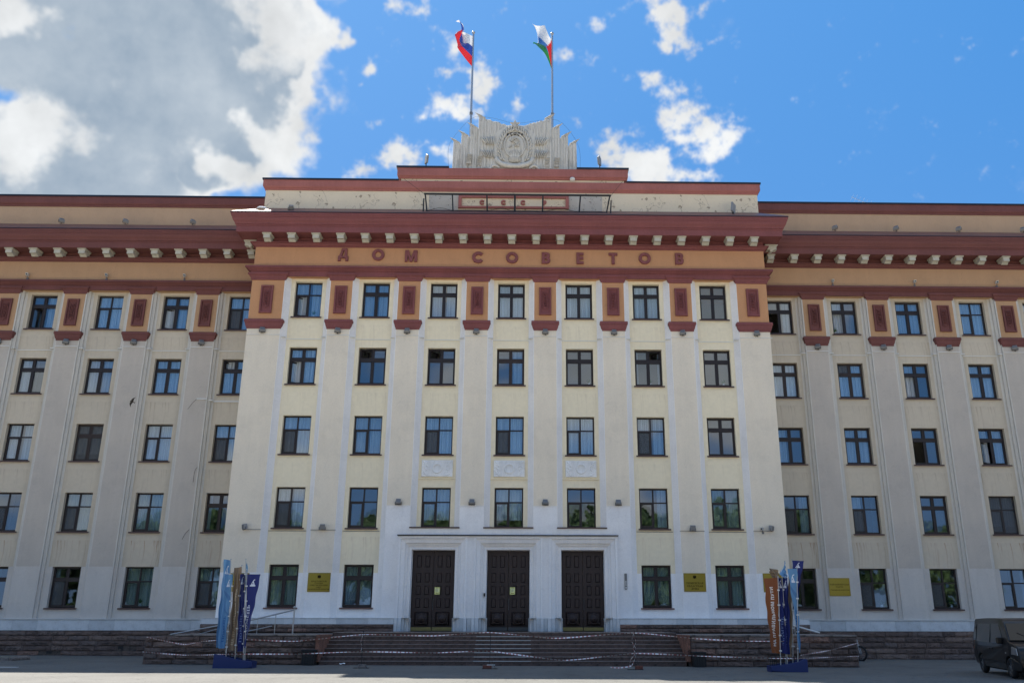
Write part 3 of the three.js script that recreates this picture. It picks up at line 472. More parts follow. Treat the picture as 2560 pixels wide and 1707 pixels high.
// doors
const leafPanels = (() => {
  const L = [], rows = [[3.5, 2.9], [2.67, 2.2], [2.1, 1.6], [1.5, 1.03]];
  for (const [t, b] of rows) for (const [a, c] of [[0.16, 0.435], [0.57, 0.845]]) L.push([a, c, b, t]);
  return L;
})();
const panelGeo = (w, h) => { const g = new THREE.BoxGeometry(w, h, 0.06), p = g.attributes.position; for (let i = 0; i < p.count; i++) if (p.getZ(i) > 0) { p.setX(i, p.getX(i) - Math.sign(p.getX(i)) * 0.055); p.setY(i, p.getY(i) - Math.sign(p.getY(i)) * 0.055); } return boxUV(join([g, plate(rect(-w / 2 - 0.022, w / 2 + 0.022, -h / 2 - 0.022, h / 2 + 0.022), -0.03, -0.010, [rect(-w / 2, w / 2, -h / 2, h / 2).reverse()], 0.01)])); };
const PG = [panelGeo(0.275, 0.6), panelGeo(0.275, 0.48)];
const BOSS = boxUV(join([panelGeo(0.66, 0.6), (() => { const g = new THREE.LatheGeometry([[0.27, 0], [0.27, 0.03], [0.235, 0.05], [0.2, 0.03], [0.19, 0.045], [0.12, 0.085], [0, 0.1]].map((p) => new THREE.Vector2(...p)), 24); g.rotateX(Math.PI / 2); g.translate(0, 0, 0.02); return g; })()]));
const LEAF = boxUV(rbox(0, 0.985, 0.0, 3.66, -0.06, 0, 0.01));
DX.forEach((d, n) => {
  const g = group('door', B, d, 1.225, 0.16);
  for (const s of [0, 1]) {
    const x0 = s ? 0.008 : -0.993; share('door_leaf', LEAF, 'door', g, x0, 0, 0);
    leafPanels.forEach(([a, b, y0, y1], i) => share('door_panel', PG[i < 2 ? 0 : 1], 'door', g, x0 + (a + b) / 2, (y0 + y1) / 2, 0.0));
    share('door_panel', BOSS, 'door', g, x0 + 0.5, 0.55, 0.02);
    put('kick_plate', rbox(x0 + 0.015, x0 + 0.975, 0.0, 0.165, 0.0, 0.02, 0.004), n === 1 ? 'dull_steel' : 'brass', g);
  }
  put('door_handle', [tube([0.04, 1.0, 0.09], [0.04, 1.4, 0.09], 0.014), tube([0.04, 1.03, 0], [0.04, 1.03, 0.09], 0.012), tube([0.04, 1.37, 0], [0.04, 1.37, 0.09], 0.012), tube([0.04, 0.95, 0.09], [0.04, 1.0, 0.09], 0.022), tube([0.04, 1.4, 0.09], [0.04, 1.45, 0.09], 0.022)], 'dull_steel', g);
  put('door_frame', [box(-1.04, -0.995, 0, 3.7, -0.1, 0.015), box(0.995, 1.04, 0, 3.7, -0.1, 0.015), box(-1.04, 1.04, 3.665, 3.72, -0.1, 0.015)], 'door', g);
});
put('wall', [box(-5.98, 5.98, 1.2, 5.6, -0.1, 0.06)], 'interior', B);

// relief plaques between the second and third rows of the middle bays
for (const d of [-3.6, 0, 3.6]) {
  const g = group('relief_plaque', B, d, 8.52, 0.2), w = 0.775;
  put('plaque_slab', [plate(rect(-w, w, 0, 0.82), 0, 0.09, [], 0.015), ...[-1, 1].flatMap((s) => [box(s * 0.41 - 0.03, s * 0.41 + 0.03, 0.02, 0.80, 0.08, 0.115), box(s * 0.33 - 0.015, s * 0.33 + 0.015, 0.02, 0.80, 0.08, 0.105)])], 'relief', g);
  const rg = new THREE.TorusGeometry(0.22, 0.045, 8, 30); rg.translate(0, 0.41, 0.1); const r2 = new THREE.TorusGeometry(0.165, 0.02, 6, 26); r2.translate(0, 0.41, 0.1); put('plaque_ring', [rg, r2], 'relief', g);
  const L = []; for (const s of [-1, 1]) for (let i = 0; i < 9; i++) { const q = new THREE.SphereGeometry(0.5, 7, 5); q.scale(0.09, 0.24, 0.06); q.rotateZ(s * (i % 2 ? 0.9 : -0.7) + rr(-0.2, 0.2)); q.translate(s * (0.59 + (i % 3) * 0.055 - 0.05), 0.1 + i * 0.078, 0.09); L.push(q); } put('plaque_leaves', L, 'relief', g);
  put('string_course', box(d - 0.925, d + 0.925, 8.40, 8.445, 0.1, 0.26), 'cream', B);
}
// painted-metal cable runs along the front
const runs = [];
const stepRun = (z, y0, y1, x0, x1) => runs.push(box(x0, x1, y0 - 0.02, y0 + 0.02, z, z + 0.04));
for (let c = -3; c <= 3; c++) { const x = cx(c); runs.push(box(x - 0.93, x + 0.93, 15.66, 15.695, 0.2, 0.235)); for (const s of [-1, 1]) runs.push(box(x + s * 1.075 - 0.15, x + s * 1.075 + 0.15, 15.72, 15.75, 0.30, 0.48)); }
for (let i = -3; i <= 2; i++) { const x = cx(i + 0.5); runs.push(box(x - 0.6, x + 0.6, 15.80, 15.835, 0.5, 0.535)); }
for (const s of [-1, 1]) { runs.push(box(s * 12.87 - 0.86, s * 12.87 + 0.86, 15.80, 15.835, 0.5, 0.535)); for (let c = 0; c < 6; c++) { const x = wx(s, c), p = wx(s, c + 0.5); runs.push(box(x - 0.93, x + 0.93, 15.66, 15.70, ZW + 0.2, ZW + 0.24), box(p - 0.6, p + 0.6, 15.80, 15.84, ZW + 0.5, ZW + 0.54)); for (const q of [-1, 1]) runs.push(box(p + q * 0.74 - 0.15, p + q * 0.74 + 0.15, 15.72, 15.76, ZW + 0.3, ZW + 0.46)); } }
put('cable_conduit', runs, 'conduit', B);
put('cable_conduit', [box(-16.75, -16.2, 12.90, 12.96, ZW + 0.5, ZW + 0.56), box(-16.2, -15.95, 12.87, 12.93, ZW + 0.24, ZW + 0.4), box(-15.95, -13.75, 12.83, 12.90, ZW + 0.2, ZW + 0.26)], 'conduit', B);
put('cable', [curve([[-16.72, 12.93, ZW + 0.55], [-16.9, 12.7, ZW + 0.6], [-17.15, 12.35, ZW + 0.56]], 0.008), curve([[-16.28, 9.3, ZW + 0.5], [-16.36, 9.1, ZW + 0.55], [-16.4, 8.5, ZW + 0.52]], 0.008), curve([[-16.3, 6.1, ZW + 0.5], [-16.45, 5.9, ZW + 0.55], [-16.6, 5.6, ZW + 0.52]], 0.008)], 'wire', B);
{ const low = []; for (const s of [-1, 1]) { low.push(box(Math.min(s * 6.3, s * 8.1), Math.max(s * 6.3, s * 8.1), 5.84, 5.865, 0.2, 0.225)); low.push(box(Math.min(s * 8.38, s * 9.6), Math.max(s * 8.38, s * 9.6), 5.86, 5.885, 0.5, 0.525), box(Math.min(s * 9.87, s * 11.73), Math.max(s * 9.87, s * 11.73), 5.84, 5.865, 0.2, 0.225), box(Math.min(s * 12.0, s * 12.9), Math.max(s * 12.0, s * 12.9), 5.87, 5.895, 0.5, 0.525)); } put('cable', low, 'grey_metal', B); }
for (const x of [-5.4, -1.8, 1.8, 5.4]) put('pilaster_ledge', box(x - 0.62, x + 0.62, 7.04, 7.07, 0.45, 0.53), 'strip', B);

// plinths: marble band and rough stone blocks, each a piece
const stoneGeo = Array.from({ length: 9 }, (_, k) => {
  const g = new THREE.BoxGeometry(1, 1, 1, 7, 4, 1), p = g.attributes.position, L = rr(0, 50);
  const pn = new ImprovedNoise();
  for (let i = 0; i < p.count; i++) {
    const x = p.getX(i), y = p.getY(i), z = p.getZ(i); if (z < 0) continue;
    const ex = 0.5 - Math.abs(x), ey = 0.5 - Math.abs(y), rim = Math.min(sst(0, 0.08, ex), sst(0, 0.3, ey));
    const bulge = 0.25 + 0.75 * (pn.noise(x * 3.1 + L, y * 2.2 + L, k) * 0.9 + pn.noise(x * 8 + L, y * 4 + L, k + 9) * 0.5 + 0.5) * (0.45 + 0.75 * (0.5 - y));
    p.setZ(i, 0.5 + rim * bulge * 0.9 - (1 - rim) * 0.02);
  }
  g.computeVertexNormals(); const q = boxUV(g); const uv = q.attributes.uv; for (let i = 0; i < uv.count; i++) uv.setXY(i, uv.getX(i) * 1.2 + k * 0.37, uv.getY(i) * 0.26 + k * 0.61); q.computeVertexNormals(); return q;
});
const STONES = ['stone_a', 'stone_b', 'stone_c', 'stone_d', 'stone_a', 'stone_b'];
function stoneWall(parent, x0, x1, ylow, ytop, z, courses, min, max, depth = 0.13, skip = () => false) {
  const h = (ytop - ylow) / courses;
  for (let r = 0; r < courses; r++) {
    let x = x0 - rr(0, 0.5);
    while (x < x1 - 0.02) {
      let w = rr(min, max), a = Math.max(x, x0), b = Math.min(x + w, x1); if (x1 - b < 0.3) b = x1; x += w; if (b === x1) x = x1;
      if (b - a < 0.08 || skip(a, b, r)) continue;
      const hh = h - 0.012, s = share('stone_block', stoneGeo[Math.floor(rnd() * 9)], rnd() < 0.07 ? 'stone_e' : STONES[Math.floor(rnd() * 6)], parent, (a + b) / 2, ylow + h * r + h / 2, z + depth * 0.1, (b - a - 0.018) * (rnd() < 0.5 ? -1 : 1), hh, depth);
      s.position.z = z - depth / 2 + rr(-0.006, 0.012);
    }
  }
}
for (const s of [-1, 1]) {
  const a = Math.min(s * 14.35, s * 48), b = Math.max(s * 14.35, s * 48), zf = ZW + 0.6, yl = s < 0 ? 0.02 : -0.12;
  put('plinth', box(a, b, -0.4, 1.2, ZW - 0.1, zf - 0.02), 'mortar', B);
  stoneWall(B, s < 0 ? -31 : 14.35, s < 0 ? -14.35 : 30, yl, 1.2, zf, 5, 0.55, 1.75, 0.085, (p, q, r) => s < 0 && ((r === 0 && p < -22.2 && q > -22.5) || (r === 1 && p < -18.75 && q > -19.05)));
  for (let i = 0; i < 14; i++) { const u = s * (14.35 + i * 1.25), v = s * (14.35 + (i + 1) * 1.25); put('marble_slab', rbox(Math.min(u, v) + 0.002, Math.max(u, v) - 0.002, 1.21, 1.72, ZW + 0.2, zf + 0.03, 0.005), ['marble_a', 'marble_b', 'marble_a'][i % 3], B); }
  put('plinth_ledge', [box(a, b, 1.725, 1.77, ZW + 0.1, zf + 0.08)], 'conduit', B);
  // plinth of the middle block
  const m0 = s < 0 ? -14.25 : 5.3, m1 = s < 0 ? -5.3 : 14.25;
  put('plinth', box(m0, m1, -0.3, 1.78, ZW + 0.3, 0.86), 'mortar', B);
  for (let x = m0, i = 0; x < m1 - 0.05; i++) { const w = Math.min(rr(0.7, 1.5), m1 - x), e = m1 - (x + w) < 0.3 ? m1 : x + w; put('marble_slab', rbox(x + 0.002, e - 0.002, 1.52, 1.785, 0.3, 0.93, 0.005), ['marble_a', 'marble_c', 'marble_b'][i % 3], B); x = e; }
  stoneWall(B, m0, m1, 1.17, 1.515, 0.95, 2, 0.7, 1.3, 0.08);
  put('plinth_ledge', prism(s < 0 ? [[-14.28, ZW + 0.5], [-5.28, ZW + 0.5], [-5.28, 0.96], [-14.28, 0.96]] : [[5.28, ZW + 0.5], [14.28, ZW + 0.5], [14.28, 0.96], [5.28, 0.96]], 1.786, 1.80), 'marble_c', B);
}
for (const [x, y] of [[-22.33, 0.24], [-18.9, 0.46]]) { put('vent_grille', [box(x - 0.13, x + 0.13, y - 0.1, y + 0.1, ZW + 0.5, ZW + 0.585), ...[-0.06, 0, 0.06].map((d) => box(x - 0.12, x + 0.12, y + d - 0.008, y + d + 0.008, ZW + 0.58, ZW + 0.6))], 'black_metal', B); }

// letters over the frieze and in the attic box -------------------------------
{
  const ring = (R, r, a0 = 0, a1 = Math.PI * 2) => { const s = new THREE.Shape(); s.absarc(0, 0, R, a0, a1, false); if (a1 - a0 > 6.2) { const h = new THREE.Path(); h.absarc(0, 0, r, 0, Math.PI * 2, true); s.holes.push(h); } else s.absarc(0, 0, r, a1, a0, true); return s; };
  const ex = { depth: 0.09, bevelEnabled: true, bevelSize: 0.022, bevelThickness: 0.022, bevelSegments: 2, curveSegments: 24 };
  const glyph = (ch, h) => {
    if (ch === 'О') { const g = new THREE.ExtrudeGeometry(ring(h / 2 - 0.02, h * 0.29), ex); g.translate(0, h / 2, 0); return g; }
    if (ch === 'С') { const g = new THREE.ExtrudeGeometry(ring(h / 2 - 0.02, h * 0.27, 0.75, Math.PI * 2 - 0.75), ex); g.translate(0, h / 2, 0); return g; }
    const g = new TextGeometry(ch, { font: FONT, size: h * 1.0, depth: 0.09, curveSegments: 8, bevelEnabled: true, bevelSize: 0.02, bevelThickness: 0.022, bevelSegments: 2 }); g.computeBoundingBox(); const b = g.boundingBox; g.translate(-(b.min.x + b.max.x) / 2, -b.min.y, 0); const k = h / (b.max.y - b.min.y); g.scale(k * 0.98, k, 1); return g;
  };
  const place = (ch, x, y, h, z, mat) => { const g = glyph(ch, h); g.translate(x, y, z); const m = put('letter', g, mat, B); m.userData.label = 'red raised letter ' + ch; };
  [['Д', -9.02, 19.97, 0.72], ['О', -7.16, 20.02, 0.65], ['М', -5.39, 19.96, 0.66], ['С', -1.80, 19.92, 0.65], ['О', 0.02, 19.92, 0.64], ['В', 1.84, 19.91, 0.65], ['Е', 3.67, 19.91, 0.65], ['Т', 5.45, 19.91, 0.65], ['О', 7.16, 19.94, 0.65], ['В', 9.03, 19.93, 0.65]].forEach(([c, x, y, h]) => place(c, x, y, h, 0.5, 'red'));
  put('sign_box', plate(rect(-2.98, 3.1, 23.24, 24.0), 0.31, 0.44, [rect(-2.80, 2.92, 23.36, 23.88).reverse()], 0.01), 'attic_red', B);
  put('wall_patch', [box(-4.6, -2.98, 23.1, 24.05, 0.28, 0.315), box(3.1, 4.95, 23.1, 24.05, 0.28, 0.315)], 'concrete', B);
  for (const [c, x] of [['С', -1.68], ['С', -0.5], ['С', 0.58], ['Р', 1.78]]) place(c, x, 23.47, 0.28, 0.3, 'attic_red');
  // the lamp frame of a former sign in front of it
  const f = group('sign_frame', B), bar = (a, b, r = 0.04) => tube(a, b, r, 6), top = 23.69, bot = 22.68, z = 1.15, xs = [-4.72, -3.25, -1.38, 0.14, 1.66, 3.7, 5.3], bs = [-4.6, -3.2, -1.35, 0.14, 1.64, 3.62, 5.1];
  put('frame_bar', [bar([-4.78, top, z], [5.36, top, z], 0.055), bar([-4.65, bot, z - 0.1], [5.15, bot, z - 0.1], 0.055), ...xs.map((x, i) => bar([x, top, z], [bs[i], bot, z - 0.1], i === 3 ? 0.06 : 0.042)), bar([-4.78, top - 0.3, z + 0.03], [-4.78, bot - 0.15, z + 0.03]), bar([5.36, top - 0.3, z + 0.03], [5.3, bot - 0.2, z + 0.03]), ...[-4.7, -1.4, 0.14, 1.66, 5.2].map((x) => bar([x, bot, z - 0.1], [x, bot - 0.25, z - 0.15]))], 'black_metal', f);
  put('frame_wire', [...[-1, 1].flatMap((s) => [curve([[s < 0 ? -4.78 : 5.36, top, z], [s < 0 ? -6.0 : 6.1, 24.9, 0.55]], 0.01, 6)]), ...xs.slice(0, 6).map((x, i) => curve([[bs[i], bot + 0.06, z - 0.1], [(bs[i] + bs[i + 1]) / 2, bot + (i % 2 ? 0.2 : 0.32), z - 0.3], [bs[i + 1], bot + 0.05, z - 0.1]], 0.012, 12))], 'wire', f);
}

// carved emblem on the roof: stacked banners round a coat of arms ---------------
{
  const E0 = group('roof_emblem', B, 0.08, 25.66, 0.0); E0.scale.set(1.03, 1.04, 1);
  const slab = (pts, z0, z1, mat, name) => put(name, plate(pts, z0, z1, [], 0.03), mat, E0);
  // banner stacks from the outside in, each with a slanting ragged top and its pole tip
  const banners = [[-3.40, -2.6, 2.02, 1.72, -0.30], [-2.95, -2.05, 2.42, 2.08, -0.2], [-2.45, -1.6, 2.86, 2.6, -0.1], [-2.02, -0.85, 3.42, 2.98, 0.0], [-1.12, 0.0, 3.16, 2.72, -0.06]];
  for (const s of [-1, 1]) banners.forEach(([x0, x1, yo, yi, z], k) => {
    const n = 9, top = []; for (let i = 0; i <= n; i++) { const u = i / n; top.push([mix(x0, x1, u), mix(yo, yi, Math.pow(u, 0.8)) + 0.05 * Math.sin(i * 2.3 + k) - (s > 0 ? 0.06 : 0)]); }
    const pts = [[x0 + 0.02, 0], ...top, [x1, 0]].map(([x, y]) => [-s * x, y]); if (s < 0) pts.reverse();
    slab(s < 0 ? pts.map((p) => p) : pts, z, z + 0.16, 'emblem', 'banner_relief');
    const folds = []; for (let i = 0; i < 7; i++) { const u = (i + 0.5) / 7, x = -s * mix(x0, x1, u), y1 = mix(yo, yi, u) - 0.1, g = new THREE.CylinderGeometry(0.045 + rnd() * 0.03, 0.07 + rnd() * 0.03, y1 - 0.15, 7); g.scale(1, 1, 0.6); g.translate(x + rr(-0.03, 0.03), y1 / 2 + 0.08, z + 0.16); folds.push(g); }
    put('banner_folds', folds, k % 2 ? 'emblem' : 'emblem', E0);
    if (k < 4) { const tip = new THREE.ConeGeometry(0.085, 0.42, 6); tip.rotateZ(s < 0 ? 0.95 : -0.95); tip.translate(-s * (x0 - 0.06), yo + 0.1, z + 0.12); put('pole_tip', [tip, tube([-s * (x0 + 0.35), yo - 0.18, z + 0.12], [-s * (x0 + 0.02), yo + 0.03, z + 0.12], 0.075, 7)], 'emblem_dark', E0); }
  });
  slab([[-1.15, 0], [1.15, 0], [1.1, 2.3], [0.55, 2.78], [0, 2.85], [-0.55, 2.78], [-1.1, 2.3]], 0.0, 0.2, 'emblem', 'arms_ground');
  // tassels
  for (const [x, y] of [[-2.5, 0.55], [-1.92, 0.45], [1.75, 0.38], [2.3, 0.4]]) { const t = []; for (let r = 0; r < 5; r++) for (let i = 0; i < 4; i++) { const q = new THREE.SphereGeometry(0.05, 6, 4); q.translate(x + (i - 1.5) * 0.065 + r * 0.012, y + r * 0.1, 0.2); t.push(q); } t.push(box(x - 0.13, x + 0.13, y - 0.14, y - 0.04, 0.1, 0.24)); put('tassel', t, 'emblem_dark', E0); }
  // wheat sheaves either side
  for (const s of [-1, 1]) {
    const ears = [], leaves = [];
    for (let i = 0; i < 26; i++) { const a = -0.35 + i * 0.085, R = 0.98 + (i % 2) * 0.16, q = new THREE.SphereGeometry(0.5, 7, 5); q.scale(0.115, 0.36, 0.26); q.rotateZ(-s * (0.35 - a * 0.55 + (i % 2 ? 0.25 : -0.05))); q.translate(s * R * Math.cos(a - 0.25) * 0.78, 1.35 + R * Math.sin(a - 0.25) * 1.15, 0.22); ears.push(q); }
    for (let i = 0; i < 12; i++) { const q = new THREE.SphereGeometry(0.5, 7, 5); q.scale(0.085, 0.56, 0.26); q.rotateZ(-s * (0.15 + (i % 6) * 0.09)); q.translate(s * (1.16 + (i % 6) * 0.11), i < 6 ? 1.78 : 0.98, 0.24 + (i % 2) * 0.03); leaves.push(q); }
    put('wheat_sheaf', ears, 'emblem', E0); put('wheat_leaves', leaves, 'emblem', E0);
    [0.75, 1.35, 1.95].forEach((y, i) => { const g = box(-0.13, 0.13, -0.06, 0.06, 0.2, 0.31); g.rotateZ(s * (0.5 - i * 0.5)); g.translate(s * (0.8 - Math.abs(i - 1) * 0.1), y, 0); put('sheaf_binding', g, 'emblem_dark', E0); });
  }
  const disc = new THREE.SphereGeometry(0.62, 26, 12); disc.scale(0.9, 1.12, 0.13); disc.translate(0, 1.55, 0.2); put('shield', disc, 'emblem', E0);
  const rim = new THREE.TorusGeometry(0.6, 0.04, 8, 40); rim.scale(0.95, 1.15, 1); rim.translate(0, 1.55, 0.27); put('shield_rim', rim, 'emblem', E0);
  const sick = new THREE.TorusGeometry(0.24, 0.042, 7, 26, 4.2); sick.rotateZ(-1.75); sick.translate(0.02, 1.68, 0.36);
  put('sickle', [sick, tube([-0.17, 1.48, 0.36], [-0.3, 1.33, 0.36], 0.045)], 'emblem_dark', E0);
  put('hammer', [tube([-0.12, 1.76, 0.37], [0.24, 1.38, 0.37], 0.036), (() => { const g = box(-0.13, 0.13, -0.06, 0.06, 0.32, 0.42); g.rotateZ(0.8); g.translate(-0.14, 1.8, 0); return g; })()], 'emblem_dark', E0);
  const rays = []; for (let i = 0; i < 11; i++) { const a = (i - 5) * 0.17, q = box(-0.025, 0.025, 0.1, 0.62, 0.25, 0.33); q.rotateZ(a); q.translate(0, 0.62, 0); rays.push(q); } put('sun_rays', rays, 'emblem', E0);
  const half = new THREE.SphereGeometry(0.3, 16, 8); half.scale(1.2, 0.75, 0.4); half.translate(0, 0.68, 0.24); put('sun_disc', half, 'emblem_dark', E0);
  put('ribbon', [curve([[-1.0, 0.72, 0.2], [-0.8, 0.42, 0.3], [-0.4, 0.24, 0.34], [0, 0.2, 0.36], [0.4, 0.24, 0.34], [0.8, 0.42, 0.3], [1.0, 0.72, 0.2]], 0.14, 24, 8), curve([[-1.35, 0.1, 0.2], [-1.1, 0.28, 0.26], [-0.8, 0.14, 0.24]], 0.08), curve([[1.35, 0.1, 0.2], [1.1, 0.28, 0.26], [0.8, 0.14, 0.24]], 0.08)], 'emblem', E0);
  { const s = new THREE.Shape(); for (let i = 0; i < 10; i++) { const a = Math.PI / 2 + i * Math.PI / 5, r = i % 2 ? 0.11 : 0.27; s[i ? 'lineTo' : 'moveTo'](r * Math.cos(a), r * Math.sin(a)); } const g = new THREE.ExtrudeGeometry(s, { depth: 0.08, bevelEnabled: true, bevelSize: 0.01, bevelThickness: 0.03, bevelSegments: 1 }); g.translate(0, 2.86, 0.16); put('star', g, 'emblem_dark', E0); }
  'РСФСР'.split('').forEach((ch, i) => { const g = new TextGeometry(ch, { font: FONT, size: 0.17, depth: 0.05, curveSegments: 4 }); g.computeBoundingBox(); g.translate(-g.boundingBox.max.x / 2, 0, 0); g.rotateZ((2 - i) * 0.13); g.translate((i - 2) * 0.19, 2.14 - Math.abs(i - 2) * 0.025, 0.26); put('letter', g, 'black_metal', E0); });
  put('base_block', [box(-3.42, 3.42, 0, 0.12, -0.35, 0.22), box(-3.42, 3.42, 0, 1.6, -0.45, -0.29)], 'emblem', E0);
  const net = []; for (const off of [0.0]) net.push(curve([[-3.62, 0.1, -0.1], [-3.62, 1.7, -0.1], [-3.15, 2.55, -0.1], [-2.3, 3.45, -0.1], [-1.3, 3.42, -0.1], [0, 3.1, -0.1], [1.4, 3.3, -0.1], [2.4, 3.3, -0.1], [3.1, 2.55, -0.1], [3.55, 1.6, -0.1], [3.6, 0.1, -0.1]], 0.006, 60, 4)); put('netting_wire', net, 'wire', E0);
}

// flag poles and flags -------------------------------------------------------------
function flagpole(x, y1, label) { const t = thing('flagpole', label, 'flagpole', [x, 25.4, -1.0], 0, 'flagpoles behind the roof emblem'); put('pole', tube([0, 0, 0], [0, y1 - 25.4, 0], 0.075, 10, 0.055), 'steel', t); const b = new THREE.SphereGeometry(0.1, 12, 8); b.translate(0, y1 - 25.3, 0); put('finial', b, 'steel', t); put('stay', [tube([0, 0.4, 0], [0, 0.4, -0.6], 0.03), tube([0, 4.6, 0], [0, 4.75, 0], 0.1)], 'grey_metal', t); return t; }
flagpole(-2.53, 35.6, 'grey flagpole carrying the white blue and red flag'); flagpole(2.25, 35.6, 'grey flagpole carrying the white blue and green flag');
function flag(name, label, net, colour, x, y) {        // net: columns from the pole outwards, each four points down the hoist [x, y, z]
  const cr = (a, b, c, d, t) => 0.5 * ((2 * b) + (-a + c) * t + (2 * a - 5 * b + 4 * c - d) * t * t + (-a + 3 * b - 3 * c + d) * t * t * t);
  const at = (arr, u) => { const n = arr.length - 1, i = Math.min(n - 1, Math.floor(u * n)), t = u * n - i, g = (k) => arr[Math.max(0, Math.min(n, k))]; return [0, 1, 2].map((q) => cr(g(i - 1)[q], g(i)[q], g(i + 1)[q], g(i + 2)[q], t)); };
  const nu = 44, nv = 30, pos = [], col = [], idx = [];
  for (let i = 0; i <= nu; i++) { const u = i / nu; for (let j = 0; j <= nv; j++) { const v = j / nv, p = at(net.map((c) => at(c, v)), u); p[2] += 0.05 * u * Math.sin(u * 13 + v * 5) + 0.03 * u * Math.sin(u * 5 - v * 11); pos.push(...p); col.push(...colour(u, v)); } }
  for (let i = 0; i < nu; i++) for (let j = 0; j < nv; j++) { const a = i * (nv + 1) + j, b = a + nv + 1; idx.push(a, b, a + 1, b, b + 1, a + 1); }
  const g = new THREE.BufferGeometry(); g.setAttribute('position', new THREE.Float32BufferAttribute(pos, 3)); g.setAttribute('color', new THREE.Float32BufferAttribute(col, 3)); g.setIndex(idx); g.computeVertexNormals();
  const m = new THREE.Mesh(g, new THREE.MeshPhysicalMaterial({ vertexColors: true, roughness: 0.7, side: THREE.DoubleSide, transmission: 0.35, thickness: 0 })); m.name = numbered(name); m.position.set(x, y, -1.0); m.castShadow = m.receiveShadow = true; scene.add(m); tag(m, label, 'flag'); return m;
}
{
  const P = (x0, y0) => ([x, y, z]) => [(x - x0) * 0.00467, (y0 - y) * 0.00545, z];     // sketch units to metres
  const a = P(546, 350);
  flag('flag', 'white, blue and red tricolour flag blowing left on the left pole', [[[540, 352, 0], [540, 480, 0], [540, 610, 0], [540, 745, 0]], [[470, 345, 0.2], [480, 455, 0.15], [465, 560, 0.2], [450, 655, 0.1]], [[408, 338, 0.3], [432, 425, -0.1], [405, 500, 0.15], [355, 545, 0.25]], [[395, 315, 0.05], [405, 380, -0.35], [380, 430, -0.1], [345, 470, 0.1]], [[415, 220, -0.3], [400, 300, -0.45], [365, 370, -0.15], [320, 390, 0.1]], [[390, 160, -0.1], [410, 195, -0.35], [400, 270, -0.2], [305, 335, 0.05]], [[315, 185, 0.2], [360, 170, 0.1], [385, 240, -0.1], [340, 290, 0]]].map((c) => c.map(a)),
    (u, v) => v < 0.335 ? [0.8, 0.8, 0.8] : v < 0.668 ? [0.02, 0.06, 0.32] : [0.70, 0.02, 0.025], -2.53, 35.44);
  const b = P(1575, 352);
  flag('flag', 'white, blue and green flag with a red hoist triangle on the right pole', [[[1570, 372, 0], [1570, 500, 0], [1570, 640, 0], [1568, 770, 0]], [[1535, 375, 0.25], [1525, 470, 0.1], [1530, 585, 0.15], [1525, 665, 0.05]], [[1492, 285, 0.35], [1470, 400, 0.0], [1490, 510, 0.2], [1470, 580, 0.2]], [[1475, 225, 0.2], [1430, 330, -0.25], [1450, 440, -0.05], [1400, 505, 0.2]], [[1420, 203, 0.0], [1400, 290, -0.35], [1410, 405, -0.2], [1355, 455, 0.1]], [[1350, 205, 0.15], [1378, 262, -0.3], [1390, 395, -0.25], [1332, 436, 0.0]], [[1308, 190, 0.25], [1368, 240, -0.1], [1400, 400, -0.1], [1330, 425, 0.1]]].map((c) => c.map(b)),
    (u, v) => { const q = Math.abs(v - 0.5); if (u < 0.27 * (1 - q * 2) ) return [0.66, 0.02, 0.02]; return v < 0.335 ? [0.8, 0.8, 0.8] : v < 0.668 ? [0.045, 0.20, 0.50] : [0.015, 0.20, 0.05]; }, 2.25, 35.42);
}

// floodlights and cameras on the front --------------------------------------------
function floodlight(label, pos, turn, tilt, grp, h = 0.3) {
  const t = thing('floodlight', label, 'floodlight', pos, turn, grp);
  const hb = join([plate([[-0.19, -0.16], [0.19, -0.16], [0.15, 0.17], [-0.15, 0.17]], -0.13, 0.10, [], 0.04)]), gl = plate(rect(-0.15, 0.15, -0.13, 0.13), 0.1, 0.112, [], 0.004);
  for (const g of [hb, gl]) { g.rotateX(tilt); g.translate(0, h, 0); }
  put('lamp_housing', hb, 'lamp_grey', t); put('lamp_glass', gl, 'grey_metal', t);
  put('bracket_arm', [tube([-0.2, h, 0], [-0.2, h - 0.2, 0], 0.014), tube([0.2, h, 0], [0.2, h - 0.2, 0], 0.014), tube([-0.2, h - 0.2, 0], [0.2, h - 0.2, 0], 0.014), tube([0, h - 0.2, 0], [0, 0, -0.02], 0.022), tube([-0.12, 0.0, 0.03], [0.02, 0.1, 0], 0.012), tube([0.12, 0.0, 0.03], [-0.02, 0.1, 0], 0.012)], 'wire', t); t.scale.setScalar(0.76); return t;
}
const ord = ['first', 'second', 'third', 'fourth', 'fifth', 'sixth', 'seventh', 'eighth'];
[-12.9, -9, -5.4, -1.8, 1.8, 5.4, 9, 12.9].forEach((x, i) => floodlight(`grey floodlight under the red cap of the middle block's ${ord[i]} pilaster from the left`, [x, 15.84, 0.62], x < -6 ? 0.35 : x > 6 ? -0.35 : 0, -0.5, 'floodlights at the pilaster caps of the middle block', 0.3));
for (const s of [-1, 1]) for (let c = 0; c < (s < 0 ? 4 : 4); c++) floodlight(`grey floodlight under the red cap of the ${ord[c]} pilaster ${s < 0 ? 'left' : 'right'} of the middle block`, [wx(s, c + 0.5), 15.85, ZW + 0.62], s < 0 ? 0.5 : -0.5, -0.5, 'floodlights at the pilaster caps of the wings', 0.3);
[-5.4, -1.8, 1.8, 5.4].forEach((x, i) => floodlight(`grey floodlight on the white ledge above the doors, ${ord[i]} of four from the left`, [x, 7.07, 0.62], 0.1, -0.45, 'floodlights on the ledge over the doors', 0.22));
